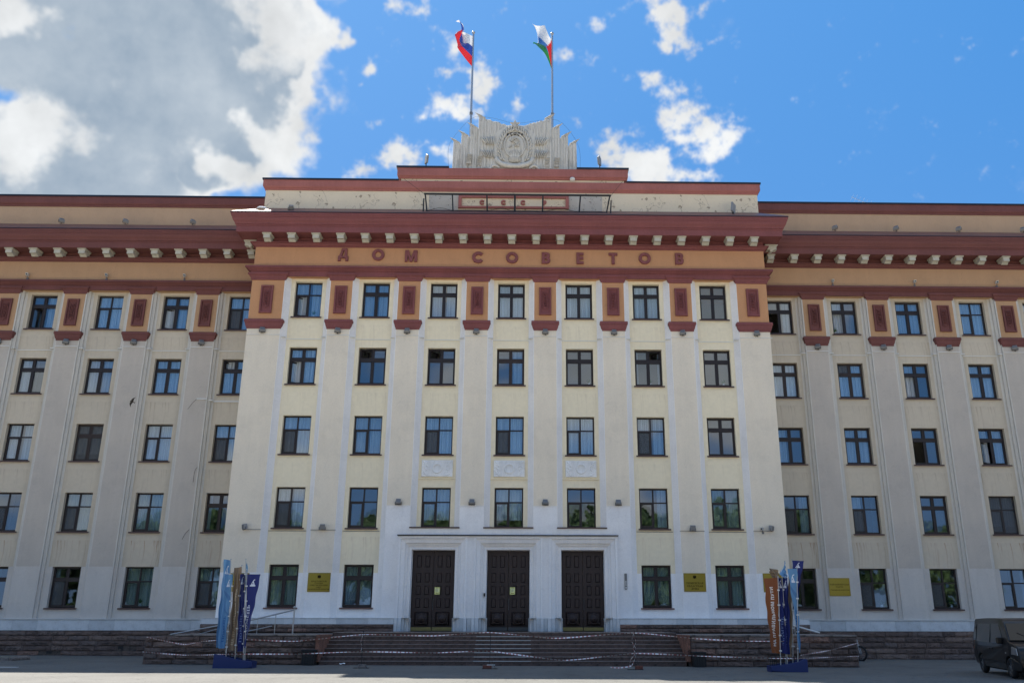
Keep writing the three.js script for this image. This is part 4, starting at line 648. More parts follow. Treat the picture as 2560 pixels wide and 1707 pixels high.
[[-12.75, 'at the left corner of the middle block'], [-9, 'between the two outer windows left of the doors'], [9, 'between the two outer windows right of the doors'], [12.85, 'right corner of middle block, beside a white camera']].forEach(([x, w], i) => floodlight('grey floodlight at first-floor sill height, ' + w, [x, 5.88, 0.68], i === 0 ? -0.9 : i === 3 ? 0.9 : 0.2, 0.15, 'floodlights at first-floor sill height', 0.16));
[-28.9, -25.25, -21.7, -17.95].forEach((x, i) => floodlight(`grey floodlight standing on the left wing's cornice, ${ord[3 - i]} from the middle block`, [x, 22.75, -1.1], 0.8, -0.9, 'floodlights on the wing cornices', 0.33));
[18.3, 21.8, 25.4, 29.1].forEach((x, i) => floodlight(`grey floodlight standing on the right wing's cornice, ${ord[i]} from the middle block`, [x, 22.75, -1.1], -0.8, -0.9, 'floodlights on the wing cornices', 0.33));
floodlight('pale floodlight lying on the middle cornice near its left end', [-11.88, 22.66, 1.15], 0.2, 0.7, undefined, 0.18);
{ const t = thing('floodlight', 'slim grey floodlight leaning on the middle cornice near its right end', 'floodlight', [12.0, 22.75, 0.95], 0.9); const g = rbox(-0.2, 0.2, 0.12, 0.72, -0.05, 0.05, 0.02); g.rotateZ(-0.25); put('lamp_housing', g, 'lamp_grey', t); put('bracket_arm', [tube([0, -0.1, 0], [0.05, 0.3, 0], 0.05)], 'wire', t); }
{ const g = new THREE.SphereGeometry(0.5, 14, 8, 0, 6.3, 0, 1.6); g.scale(0.55, 0.28, 0.35); const p = g.attributes.position; for (let i = 0; i < p.count; i++) p.setX(i, p.getX(i) + 0.08 * Math.sin(p.getZ(i) * 19 + p.getY(i) * 11)); const m = put('plastic_sheet', g, 'cloth_white', scene); m.position.set(-13.5, 22.72, 1.1); tag(m, 'crumpled white sheet lying on the left end of the middle cornice', 'sheet'); }
for (const s of [-1, 1]) { const t = thing('floodlight', `slim lamp standing on the dark roof edge ${s < 0 ? 'left' : 'right'} of the emblem`, 'floodlight', [s * 4.86, 25.72, 0.3], s * 1.1, 'lamps beside the emblem'); const g = plate([[-0.16, 0.28], [0.16, 0.28], [0.2, 0.7], [0, 0.86], [-0.2, 0.7]], -0.05, 0.06, [], 0.02); g.rotateZ(s * 0.12); put('lamp_housing', g, 'lamp_grey', t); put('bracket_arm', [tube([0, 0, 0], [0, 0.4, 0], 0.03)], 'wire', t); }
{ const t = thing('floodlight', 'small pale round lamp hanging from the red band under the emblem', 'floodlight', [3.3, 24.95, 0.62]); const g = new THREE.SphereGeometry(0.15, 12, 8); g.scale(1, 0.75, 1); put('lamp_housing', g, 'conduit', t); put('bracket_arm', [tube([0, 0.05, 0], [-0.02, 0.2, -0.2], 0.02)], 'wire', t); }
function camera3(label, pos, turn) { const t = thing('security_camera', label, 'camera', pos, turn, 'white cameras on the building front'); put('camera_body', [rbox(-0.055, 0.055, -0.05, 0.06, -0.02, 0.24, 0.015), box(-0.07, 0.07, 0.06, 0.07, 0, 0.28)], 'conduit', t); const l = new THREE.CylinderGeometry(0.04, 0.04, 0.02, 12); l.rotateX(Math.PI / 2); l.translate(0, 0, 0.245); put('camera_lens', l, 'black_metal', t); put('camera_arm', [tube([0, -0.05, 0.08], [0, -0.16, 0.02], 0.02), box(-0.05, 0.05, -0.22, -0.12, -0.03, 0.02)], 'grey_metal', t); }
[[-26.9, 'furthest left on the left wing frieze'], [-22.55, 'middle of three on the left wing frieze'], [-18.25, 'on the left wing frieze nearest the middle block']].forEach(([x, w]) => camera3('small white camera ' + w, [x, 19.9, ZW + 0.55], 0.2));
[[18.07, 'on the right wing frieze nearest the middle block'], [22.72, 'middle of three on the right wing frieze'], [27.4, 'furthest right on the right wing frieze']].forEach(([x, w]) => camera3('small white camera ' + w, [x, 19.9, ZW + 0.55], -0.2));
camera3('small white camera beside the corner floodlight right of the doors', [12.46, 5.96, 0.52], -0.5);

// plaques, notices, intercom ---------------------------------------------------------
function plaque(label, x0, x1, y0, y1, z, lines, crest) {
  const t = thing('brass_plaque', label, 'plaque', [(x0 + x1) / 2, (y0 + y1) / 2, z], 0, undefined), w = x1 - x0, h = y1 - y0;
  const tx = canvasTex(512, Math.round(512 * h / w), (g, W, H) => {
    const im = g.createLinearGradient(0, 0, W, H); im.addColorStop(0, '#8f8440'); im.addColorStop(1, '#857a36'); g.fillStyle = im; g.fillRect(0, 0, W, H);
    for (let i = 0; i < 260; i++) { g.fillStyle = `rgba(${90 + rnd() * 60},${70 + rnd() * 40},20,${0.05 + rnd() * 0.06})`; g.fillRect(rnd() * W, rnd() * H, 3 + rnd() * 60, 1 + rnd() * 3); }
    g.strokeStyle = '#6d5a20'; g.lineWidth = 4; g.strokeRect(8, 8, W - 16, H - 16); g.fillStyle = '#1c150a'; g.textAlign = 'center';
    if (crest) { g.beginPath(); const X = W / 2, Y = H * 0.2; g.ellipse(X, Y, 17, 26, 0, 0, 7); g.fill(); for (const s of [-1, 1]) { for (let k = 0; k < 5; k++) { g.beginPath(); g.moveTo(X, Y - 8); g.quadraticCurveTo(X + s * (28 + k * 5), Y - 40 + k * 14, X + s * (44 - k * 2), Y - 24 + k * 15); g.lineTo(X, Y + 8); g.fill(); } g.beginPath(); g.arc(X + s * 11, Y - 32, 8, 0, 7); g.fill(); } g.fillRect(X - 16, Y + 22, 32, 16); }
    lines.forEach(([s, y, f]) => { g.font = `bold ${f}px serif`; g.fillText(s, W / 2, y * H); });
  });
  const p = put('plaque_plate', rbox(-w / 2, w / 2, -h / 2, h / 2, -0.02, 0.015, 0.005), 'brass', t);
  const face = new THREE.PlaneGeometry(w - 0.02, h - 0.02, 6, 6); const q = face.attributes.position; for (let i = 0; i < q.count; i++) q.setZ(i, 0.019 + 0.002 * Math.sin(q.getX(i) * 9 + q.getY(i) * 5)); face.computeVertexNormals();
  put('plaque_text', face, new THREE.MeshStandardMaterial({ map: tx, metalness: 0.85, roughness: 0.3 }), t, true);
  put('fixing_screw', [-1, 1].flatMap((a) => [-1, 1].map((b) => { const s = new THREE.SphereGeometry(0.014, 8, 6); s.translate(a * (w / 2 - 0.05), b * (h / 2 - 0.05), 0.02); return s; })), 'brass', t); return t;
}
plaque('brass plaque with five lines of text between the windows left of the doors', -9.53, -8.46, 2.98, 3.86, 0.515, [['ПРЕДСТАВИТЕЛЬ', 0.48, 40], ['СТОРОНЫ', 0.58, 36], ['СОВЕТ ФЕДЕРАЦИИ', 0.69, 40], ['СОВЕТ', 0.8, 36], ['ТЮМЕНСКОЙ ОБЛАСТИ', 0.91, 40]], true);
plaque('brass plaque with crest and three large text lines between windows right of the doors', 8.46, 9.52, 3.02, 3.88, 0.515, [['ТЮМЕНСКАЯ', 0.59, 58], ['ОБЛАСТНАЯ', 0.75, 58], ['ДУМА', 0.9, 58]], true);
plaque('brass plaque almost hidden behind the banners at the middle block left corner', -13.37, -12.33, 2.98, 3.84, 0.515, [['УПОЛНОМОЧЕННЫЙ', 0.5, 40], ['ПО ПРАВАМ', 0.65, 40]], true);
plaque('brass plaque almost hidden behind the banners at the right corner of the middle block', 12.30, 13.34, 3.0, 3.88, 0.515, [['СЧЁТНАЯ', 0.55, 50], ['ПАЛАТА', 0.72, 50]], true);
plaque('wide brass plaque with small lettering on the right wing between ground-floor windows', 16.22, 17.3, 2.9, 3.78, ZW + 0.515, [['ПАРЛАМЕНТСКАЯ', 0.40, 48], ['ГАЗЕТА', 0.53, 44], ['«Тюменские известия»', 0.70, 40]], false);
{ const t = thing('intercom', 'narrow grey intercom panel on the white wall right of the doors', 'intercom', [5.67, 3.49, 0.5]); put('intercom_body', rbox(-0.06, 0.06, -0.37, 0.37, 0, 0.05, 0.012), 'grey_metal', t); put('intercom_key', [rbox(-0.035, 0.035, -0.33, -0.25, 0.05, 0.06, 0.004), ...[0, 1, 2, 3].map((i) => rbox(-0.03, 0.03, -0.2 + i * 0.06, -0.16 + i * 0.06, 0.05, 0.058, 0.003))], 'conduit', t); }
{ const t = thing('card_reader', 'small black key reader beside the left edge of the middle door', 'reader', [-1.10, 2.86, 0.50]); put('reader_body', rbox(-0.03, 0.04, -0.07, 0.08, 0, 0.12, 0.01), 'black_metal', t); put('reader_lead', tube([0, -0.07, 0.05], [-0.02, -0.14, 0.05], 0.008), 'black_metal', t); }
for (const [x, w] of [[-3.38, 'left'], [0.23, 'middle']]) {
  const tx = canvasTex(256, 360, (g, W, H) => { g.fillStyle = '#dfe08a'; g.fillRect(0, 0, W, H); g.fillStyle = '#eef0b8'; g.fillRect(20, 70, W - 40, 170); g.fillStyle = '#2a2c18'; g.font = 'bold 44px sans-serif'; g.textAlign = 'center'; g.fillText('ВХОД', W / 2, 56); for (let i = 0; i < 7; i++) g.fillRect(34, 92 + i * 20, 120 + (i * 53) % 70, 7); g.beginPath(); g.moveTo(50, 290); g.lineTo(92, 262); g.lineTo(92, 278); g.lineTo(210, 278); g.lineTo(210, 304); g.lineTo(92, 304); g.lineTo(92, 320); g.fill(); });
  const g = new THREE.BoxGeometry(0.245, 0.335, 0.006), m = put('paper_notice', g, new THREE.MeshStandardMaterial({ map: tx, roughness: 0.6 }), scene, true); m.position.set(x, 3.05, 0.235); m.rotation.x = 0.01; tag(m, `yellow paper notice with an arrow taped to the ${w} door`, 'notice', 'notices on the doors');
}

// steps, terraces, ramp and rail ------------------------------------------------------
{
  const S = thing('entrance_steps', 'broad dark red granite steps of eight risers up to the three doors', 'steps');
  for (let i = 0; i < 8; i++) {
    const zf = 6.95 - 0.32 * i, y1 = 0.15 * (i + 1), last = i === 7, g = group('step', S);
    for (let k = 0; k < 10; k++) { const a = -7.3 + k * 1.46; put('riser_slab', box(a + 0.002, a + 1.458, i ? y1 - 0.16 : -0.15, y1 - 0.03, zf - 0.3, zf + rr(-0.003, 0.003)), rnd() < 0.25 ? 'granite_light' : 'granite', g); }
    put('step_tread', rbox(-7.298, 7.298, y1 - 0.03, y1, last ? 0.9 : zf - 0.36, zf + 0.025, 0.008), 'tread', g);
    put('edge_strip', box(-1.2, 1.1, y1 - 0.018, y1 + 0.004, zf - 0.005, zf + 0.029), i < 7 ? 'coping_strip' : 'tread', g);
  }
  for (const s of [-1, 1]) {
    const W = thing('terrace', `rough stone terrace wall ${s < 0 ? 'left' : 'right'} of the entrance steps`, 'stone wall'), a = Math.min(s * 7.3, s * 14.2), b = Math.max(s * 7.3, s * 14.2), yl = s < 0 ? 0 : -0.09;
    const ca = s < 0 ? a : a + 0.08, cb = s < 0 ? b - 0.08 : b;
    put('terrace_core', box(ca, cb, -0.3, 1.075, 5.905, 6.93), 'mortar', W);
    stoneWall(W, s < 0 ? a : a + 0.18, s < 0 ? b - 0.16 : b, yl, 1.075, 7.0, 5, 0.6, 1.5, 0.1);
    put('ramp', prism([[ca, 4.705], [cb, 4.705], [cb, 5.9], [ca, 5.9]], -0.3, 0.3), 'asphalt', W);
    put('landing', box(ca, cb, -0.3, 1.08, 0.9, 4.69), 'mortar', W); put('landing_paving', box(ca, cb, 1.08, 1.12, 0.9, 4.69), 'coping', W);
    for (let i = 0, n = 6, L = (b - a) / 6; i < n; i++) if (!(s < 0 && i === 0)) put('coping_slab', rbox(Math.max(a + L * i + 0.003, s > 0 ? 7.465 : -99), Math.min(a + L * (i + 1) - 0.003, s < 0 ? -7.465 : 99), 1.08, 1.145, 5.85, 7.04, 0.012), 'coping', W);
    put('corner_slab', rbox(s < 0 ? -7.46 : 7.304, s < 0 ? -7.304 : 7.46, 0.12, 1.13, 4.7, 7.07, 0.01), 'stone_red', W);
  }
  const R = thing('handrail', 'sloping steel handrail of the ramp left of the steps', 'handrail', [0, 0, 5.0]);
  const top = [[-14.0, 1.11], [-12.0, 1.47], [-10.6, 1.72], [-8.95, 2.1]];
  put('rail', curve(top.map(([x, y]) => [x, y, 0]), 0.03, 30, 8), 'steel', R); put('lower_rail', [tube([-11.2, 1.15, 0.04], [-9.8, 1.45, 0.04], 0.02), tube([-13.3, 1.0, -0.2], [-11.9, 1.4, -0.2], 0.018)], 'steel', R);
  for (const x of [-12.0, -11.0, -10.42, -9.68, -8.92]) put('rail_post', tube([x, 0.9, 0], [x, 1.11 + (x + 14) * 0.185 + (x > -9 ? 0.1 : 0), 0], x > -9 ? 0.032 : 0.018), 'steel', R);
  const bl = new THREE.SphereGeometry(0.06, 12, 8); bl.translate(-8.92, 2.2, 0); put('post_ball', bl, 'steel', R);
  const R2 = thing('handrail', 'pale handrail end sloping down behind the right terrace wall', 'handrail', [0, 0, 5.0]); put('rail', tube([12.6, 1.72, -4], [14.2, 1.18, -2.6], 0.035), 'conduit', R2); put('rail_post', tube([13.3, 1.0, -3.35], [13.3, 1.45, -3.35], 0.02), 'steel', R2);
}

// bins -----------------------------------------------------------------------------------
for (const [x, z, w, y] of [[-7.62, 7.28, 'left', 0], [7.72, 7.35, 'right', -0.07]]) {
  const t = thing('litter_bin', `black litter bin at the ${w} foot of the entrance steps`, 'bin', [x, y, z], 0, 'black bins beside the steps');
  put('bin_body', prism([[-0.25, -0.2], [0.25, -0.2], [0.25, 0.2], [-0.25, 0.2]], 0.03, 0.55), 'black_metal', t); put('bin_rim', rbox(-0.27, 0.27, 0.53, 0.58, -0.22, 0.22, 0.012), 'rubber', t); put('bin_rib', [-0.2, -0.1, 0, 0.1, 0.2].map((d) => rbox(d - 0.012, d + 0.012, 0.05, 0.53, 0.195, 0.215, 0.005)), 'rubber', t);
}
{ const m = put('scrap_paper', (() => { const g = new THREE.PlaneGeometry(0.22, 0.1, 6, 3); g.rotateX(-1.3); const p = g.attributes.position; for (let i = 0; i < p.count; i++) p.setY(i, p.getY(i) + 0.06 + 0.015 * Math.sin(p.getX(i) * 30)); return g; })(), 'cloth_white', scene); m.position.set(-6.34, 0.0, 7.1); tag(m, 'scrap of white paper lying in front of the bottom step', 'paper'); }

// banner stands ----------------------------------------------------------------------------
const bannerTex = (bg, draw) => canvasTex(256, 1280, (g, W, H) => { g.fillStyle = bg; g.fillRect(0, 0, W, H); draw(g, W, H); });
function logo(g, x, y, s, col) { g.save(); g.translate(x, y); g.scale(s, s); g.fillStyle = col; g.fillRect(-50, 34, 100, 22); g.beginPath(); g.moveTo(-38, 36); g.lineTo(-2, -34); g.quadraticCurveTo(8, -58, 34, -50); g.lineTo(30, -36); g.quadraticCurveTo(14, -40, 10, -26); g.lineTo(40, 36); g.lineTo(18, 36); g.lineTo(0, -6); g.lineTo(-16, 20); g.lineTo(10, 20); g.lineTo(14, 36); g.fill(); g.restore(); }
const vtext = (g, s, x, y, f, col, font = 'serif') => { g.save(); g.translate(x, y); g.rotate(-Math.PI / 2); g.fillStyle = col; g.font = `bold ${f}px ${font}`; g.fillText(s, 0, 0); g.restore(); };
const BT = {
  navy: bannerTex('#15246e', (g, W) => { logo(g, W * 0.52, 150, 1.15, '#e8ecf5'); vtext(g, 'ТЮМЕНЬ', W * 0.56, 1080, 112, '#dfe5f2'); }),
  navy2: bannerTex('#15246e', (g, W) => { logo(g, W * 0.5, 110, 1.2, '#e8ecf5'); vtext(g, 'ТЮМЕНЬ', W * 0.6, 1150, 100, '#7f93c6'); }),
  light: bannerTex('#6a9cc6', (g, W, H) => { g.fillStyle = 'rgba(60,105,160,0.45)'; g.beginPath(); g.moveTo(0, 260); g.lineTo(W, 420); g.lineTo(W, 520); g.lineTo(0, 300); g.fill(); g.beginPath(); g.moveTo(0, 560); g.lineTo(W, 700); g.lineTo(W, 760); g.fill(); logo(g, W * 0.52, 150, 1.2, '#eef3fa'); vtext(g, 'ТЮМЕНЬ', W * 0.66, 1190, 96, '#2f6fae'); }),
  tan: bannerTex('#86725c', (g, W, H) => { g.fillStyle = '#a18a70'; g.fillRect(W * 0.45, 0, W * 0.55, H); vtext(g, 'НА ПРАВИЛЬНОМ ПУТИ', W * 0.62, 1200, 74, '#d8c4a4', 'sans-serif'); }),
  orange: bannerTex('#8a4a1c', (g, W) => { vtext(g, 'НА ПРАВИЛЬНОМ ПУТИ', W * 0.62, 1170, 88, '#f0ece6', 'sans-serif'); }),
};
const clothMat = (t) => new THREE.MeshPhysicalMaterial({ map: t, roughness: 0.75, side: THREE.DoubleSide, transmission: 0.3, thickness: 0 });
const BM = Object.fromEntries(Object.entries(BT).map(([k, t]) => [k, clothMat(t)]));
let LEAN = 0, TALL = 1;
function banner(parent, name, mat, c, folds, amp, label, twist = 0) {
  c = c.map(([x, y, z]) => { const Y = 0.6 + (y - 0.6) * TALL; return [x + LEAN * Y, Y, z]; });      // corners [x, y, z]: top pole, top free, bottom free, bottom pole
  const nu = 18, nv = 50, g = new THREE.PlaneGeometry(1, 1, nu, nv), p = g.attributes.position, uv = g.attributes.uv;
  for (let i = 0; i < p.count; i++) {
    const u = uv.getX(i), v = uv.getY(i), q = 1 - v, B2 = (k) => mix(mix(c[0][k], c[1][k], u), mix(c[3][k], c[2][k], u), q);
    const w = Math.sin(u * Math.PI * folds + q * 3.1 + twist) * amp * Math.min(1, u * 2.5) * (0.35 + 0.65 * Math.sin(q * Math.PI));
    p.setXYZ(i, B2(0) + w * 0.35 + 0.015 * Math.sin(q * 23 + u * 4), B2(1), B2(2) + w + 0.03 * Math.sin(q * 9 + u * 7 + twist));
  }
  if (c[1][0] < c[0][0]) for (let i = 0; i < uv.count; i++) uv.setX(i, 1 - uv.getX(i));
  g.computeVertexNormals(); const m = put(name, g, mat, parent, true); if (label) m.userData.label = label; return m;
}
function pole(parent, x, z, h, lean = 0) {
  h = 0.6 + (h - 0.6) * TALL; lean += LEAN * h;
  const P = put('banner_pole', [tube([x, 0.15, z], [x + lean, h, z], 0.02, 8, 0.014), tube([x + lean, h, z], [x + lean, h + 0.03, z], 0.03)], 'steel', parent);
  put('banner_clip', [0.22, 0.38, 0.54, 0.70, 0.86].map((k) => rbox(x + lean * k - 0.045, x + lean * k + 0.045, h * k - 0.025, h * k + 0.025, z - 0.03, z + 0.035, 0.008)), 'conduit', P);
}
{
  LEAN = -0.105; TALL = 0.92;
  const L = thing('banner_stand', 'blue banner stand with light blue, tan and navy banners left of the steps', 'banner stand', [-9.76, 0, 9.75], 0.0);
  put('stand_base', [plate([[-0.72, 0], [0.1, -0.01], [0.62, 0.03], [0.70, 0.06], [0.70, 0.24], [0.2, 0.31], [-0.2, 0.39], [-0.45, 0.47], [-0.70, 0.50]], 0.1, 0.16, [], 0.01), plate([[-0.72, 0], [0.70, 0.0], [0.70, 0.24], [0.1, 0.34], [-0.70, 0.5]], -0.45, -0.41), box(-0.72, -0.68, 0, 0.48, -0.42, 0.12), box(0.66, 0.70, 0, 0.24, -0.42, 0.12), box(-0.7, 0.68, 0.02, 0.2, -0.42, 0.1)], 'navy', L);
  put('stand_frame', [...[-0.3, -0.2, 0.0, 0.25, 0.4, 0.5, 0.57].map((x) => tube([x, 0.1, -0.15], [x, 0.55, -0.15], 0.01)), tube([-0.6, 0.5, -0.15], [0.58, 0.55, -0.15], 0.012)], 'wire', L);
  banner(L, 'banner', BM.light, [[-0.17, 4.12, -0.25], [-0.42, 4.16, -0.2], [-0.66, 0.72, 0.0], [-0.4, 0.75, -0.2]], 3, 0.07, 'narrow grey blue banner, tallest of its stand', 1.2);
  banner(L, 'banner', BM.light, [[-0.02, 3.55, 0.0], [-0.29, 3.52, 0.05], [-0.54, 0.70, 0.1], [-0.30, 0.70, 0.02]], 2, 0.06, 'light blue banner with a white logo', 0.3);
  banner(L, 'banner', BM.tan, [[0.28, 3.86, -0.1], [0.06, 3.80, 0.06], [-0.22, 0.62, 0.0], [0.05, 0.62, -0.1]], 4, 0.09, 'folded tan banner', 0.8);
  banner(L, 'banner', BM.navy2, [[0.36, 3.6, -0.2], [0.26, 3.55, 0.02], [0.12, 0.58, 0.0], [0.3, 0.58, -0.2]], 3, 0.06, 'folded dark blue banner', 2);
  banner(L, 'banner', BM.light, [[0.42, 4.1, -0.2], [0.52, 3.65, -0.05], [0.46, 2.7, 0.0], [0.36, 2.9, -0.2]], 2, 0.05, 'pale blue pointed banner', 0);
  banner(L, 'banner', BM.navy, [[0.50, 3.55, 0.0], [1.05, 3.55, 0.1], [0.46, 0.72, 0.15], [0.36, 0.72, 0.0]], 1.5, 0.08, 'navy banner with a white logo and the word ТЮМЕНЬ, spread to the right', 0.4);
  pole(L, -0.31, 0.0, 3.6, 0.29); pole(L, 0.0, -0.08, 3.9, 0.28); pole(L, 0.3, -0.12, 4.15, 0.12); pole(L, 0.4, 0.02, 3.6, 0.1); pole(L, -0.38, -0.22, 4.15, 0.2);
  LEAN = 0.088; TALL = 0.955;
  const R = thing('banner_stand', 'blue banner stand with orange, navy and light blue banners right of the steps', 'banner stand', [10.25, -0.07, 10.7], 0.0);
  put('stand_base', [plate([[-0.62, 0.06], [-0.5, 0.03], [0, 0.0], [0.70, 0.0], [0.70, 0.42], [0.62, 0.46], [0.4, 0.36], [0.0, 0.28], [-0.4, 0.23], [-0.62, 0.21]], 0.1, 0.16, [], 0.01), plate([[-0.62, 0], [0.70, 0], [0.70, 0.44], [0, 0.3], [-0.62, 0.21]], -0.45, -0.41), box(0.66, 0.70, 0, 0.42, -0.42, 0.12), box(-0.62, -0.58, 0, 0.2, -0.42, 0.12), box(-0.6, 0.66, 0.02, 0.18, -0.42, 0.1)], 'navy', R);
  put('stand_frame', [...[-0.55, -0.48, -0.41, -0.34, -0.2, -0.1, 0.05, 0.2, 0.3].map((x) => tube([x, 0.1, -0.15], [x, 0.52, -0.15], 0.012)), tube([-0.58, 0.5, -0.15], [0.6, 0.5, -0.15], 0.014)], 'wire', R);
  banner(R, 'banner', BM.orange, [[-0.40, 3.38, 0.05], [-0.88, 3.36, 0.0], [-0.62, 0.66, 0.1], [-0.27, 0.62, 0.05]], 1.2, 0.03, 'brown orange banner with white lettering', 0.2).scale.x = 1;
  banner(R, 'banner', BM.navy2, [[-0.36, 3.38, -0.1], [-0.22, 3.38, 0.0], [-0.02, 0.62, 0.0], [-0.22, 0.65, -0.1]], 3, 0.07, 'folded navy banner', 1);
  banner(R, 'banner', BM.navy2, [[-0.19, 3.4, -0.15], [0.02, 3.38, -0.05], [0.06, 0.6, 0.0], [-0.06, 0.6, -0.15]], 3, 0.06, 'second folded navy banner', 2.4);
  banner(R, 'banner', BM.tan, [[-0.3, 3.7, -0.3], [-0.62, 3.75, -0.25], [-0.5, 3.3, -0.2], [-0.2, 3.25, -0.3]], 3, 0.06, 'pale tan banner top', 0.5);
  banner(R, 'banner', BM.tan, [[0.06, 3.45, -0.2], [0.16, 3.2, -0.12], [0.16, 0.5, -0.05], [0.05, 0.5, -0.2]], 4, 0.08, 'brown banner folded on its pole', 1.7);
  banner(R, 'banner', BM.light, [[-0.06, 4.0, -0.2], [-0.28, 3.5, -0.1], [-0.1, 3.35, -0.05], [0.02, 3.4, -0.2]], 2, 0.05, 'small light blue banner corner', 0);
  banner(R, 'banner', BM.light, [[0.33, 3.72, 0.0], [-0.03, 3.72, 0.05], [0.38, 0.66, 0.1], [0.46, 0.66, 0.0]], 1.6, 0.05, 'light blue banner with a white logo', 0.9);
  banner(R, 'banner', BM.navy2, [[0.24, 4.05, -0.3], [0.67, 4.03, -0.2], [0.38, 2.2, -0.25], [0.36, 2.0, -0.3]], 1.3, 0.05, 'tall navy banner with a white logo', 0.1);
  pole(R, -0.25, 0.07, 3.4, -0.14); pole(R, 0.05, -0.12, 3.42, -0.23); pole(R, 0.38, 0.02, 3.75, -0.05); pole(R, 0.3, -0.32, 4.08, -0.05); pole(R, 0.02, -0.22, 4.0, -0.08);
}

// barrier posts and tape ---------------------------------------------------------------------
function tapeGeo(pts, w = 0.05, seg = 0.075) {
  const cv = new THREE.CatmullRomCurve3(pts.map((p) => V3(...p)), false, 'catmullrom', 0.3), n = Math.max(6, Math.round(cv.getLength() / 0.05)), pos = [], col = [];
  let s = 0; const P = cv.getPoints(n);
  for (let i = 0; i < n; i++) { const a = P[i], b = P[i + 1], d = a.distanceTo(b); const tw = (k) => 0.5 + 0.5 * Math.sin(k * 0.09) * Math.sin(k * 0.031 + 1), red = Math.floor(s / seg) % 2; s += d; const W0 = w * (0.35 + 0.5 * tw(i)), W1 = w * (0.35 + 0.5 * tw(i + 1)), z0 = w * 0.5 * Math.sin(i * 0.13), z1 = w * 0.5 * Math.sin((i + 1) * 0.13), c = red ? [0.42, 0.16, 0.15] : [0.74, 0.71, 0.69]; const q = [[a.x, a.y - W0 / 2, a.z - z0], [b.x, b.y - W1 / 2, b.z - z1], [b.x, b.y + W1 / 2, b.z + z1], [a.x, a.y + W0 / 2, a.z + z0]]; for (const k of [0, 1, 2, 0, 2, 3]) { pos.push(...q[k]); col.push(...c); } }
  const g = new THREE.BufferGeometry(); g.setAttribute('position', new THREE.Float32BufferAttribute(pos, 3)); g.setAttribute('color', new THREE.Float32BufferAttribute(col, 3)); g.computeVertexNormals(); return g;
}
const TAPE = new THREE.MeshStandardMaterial({ vertexColors: true, roughness: 0.4, side: THREE.DoubleSide });
function tape(label, lines) { const t = thing('barrier_tape', label, 'barrier tape', [0, 0, 0], 0, undefined); for (const l of lines) { const m = new THREE.Mesh(tapeGeo(l), TAPE); m.name = 'tape_strand'; m.castShadow = m.receiveShadow = true; t.add(m); } return t; }
tape('upper red and white barrier tape strung along in front of the steps', [[[-14.1, 1.04, 7.15], [-12.32, 0.79, 8.0], [-11.2, 0.92, 9.0], [-10.05, 1.0, 9.8]], [[-9.4, 1.0, 9.8], [-7.6, 0.94, 9.6], [-5.2, 1.17, 9.35], [-2.6, 1.13, 9.4], [-0.47, 1.25, 9.47], [2.0, 1.05, 9.5], [4.88, 1.24, 9.6], [7.0, 1.06, 10.0], [8.6, 0.98, 10.5], [10.2, 0.97, 10.7]], [[10.75, 0.5, 10.75], [12.4, 0.62, 9.0], [14.2, 0.85, 7.15]]]);
tape('lower red and white barrier tape strung along in front of the steps', [[[-14.2, 0.49, 7.12], [-12, 0.4, 8.2], [-9.9, 0.5, 9.95], [-7.5, 0.5, 9.7], [-5.2, 0.57, 9.35], [-2.6, 0.53, 9.4], [-0.46, 0.59, 9.47], [2.3, 0.28, 9.5], [4.91, 0.52, 9.6], [7.5, 0.44, 10.1], [10, 0.4, 10.9], [12, 0.36, 9.1], [14.15, 0.35, 7.15]]]);
tape('loose red and white tape twisted round the right-hand barrier post down to its brick', [[[4.9, 1.24, 9.62], [4.82, 0.95, 9.64], [4.95, 0.7, 9.66], [4.92, 0.5, 9.64], [4.75, 0.3, 9.68], [4.7, 0.05, 9.7]], [[4.9, 1.2, 9.6], [4.97, 0.9, 9.62], [4.86, 0.7, 9.62], [4.96, 0.48, 9.62], [4.78, 0.1, 9.66], [4.3, 0.03, 9.8], [4.0, 0.05, 9.8]]]);
tape('short red and white tape twisted down the left-hand barrier post', [[[-5.2, 1.16, 9.37], [-5.26, 0.9, 9.38], [-5.2, 0.75, 9.38], [-5.25, 0.57, 9.37]]]);
{
  const mk = (label, x, z, kind) => { const t = thing('barrier_post', label, 'barrier post', [x, yg(x), z], 0, undefined);
    put('post_rod', [tube([0, 0.02, 0], [0.02, 1.34, 0], 0.011, 6), tube([0.02, 0.4, 0], [0.22, 0.02, 0.1], 0.008, 5)], 'wire', t); put('post_plate', rbox(-0.28, 0.3, 0, 0.02, -0.1, 0.12, 0.006), 'wire', t);
    put('weight_brick', kind === 0 ? rbox(-0.1, 0.18, 0.02, 0.13, -0.06, 0.09, 0.01) : kind === 1 ? [rbox(-0.25, 0.08, 0.02, 0.13, -0.04, 0.1, 0.01)] : [rbox(0.0, 0.28, 0.02, 0.14, -0.05, 0.1, 0.01)], kind === 0 ? 'coping' : 'brick', t); if (kind === 1) put('weight_plate', rbox(-0.1, 0.2, 0.13, 0.15, -0.05, 0.09, 0.005), 'conduit', t); return t; };
  mk('thin barrier post held by a grey block in front of the left door', -5.2, 9.35, 0); mk('thin barrier post held by a red brick in front of the middle door', -0.45, 9.47, 1); mk('thin barrier post held by a brown brick in front of the right door', 4.92, 9.6, 2);
}

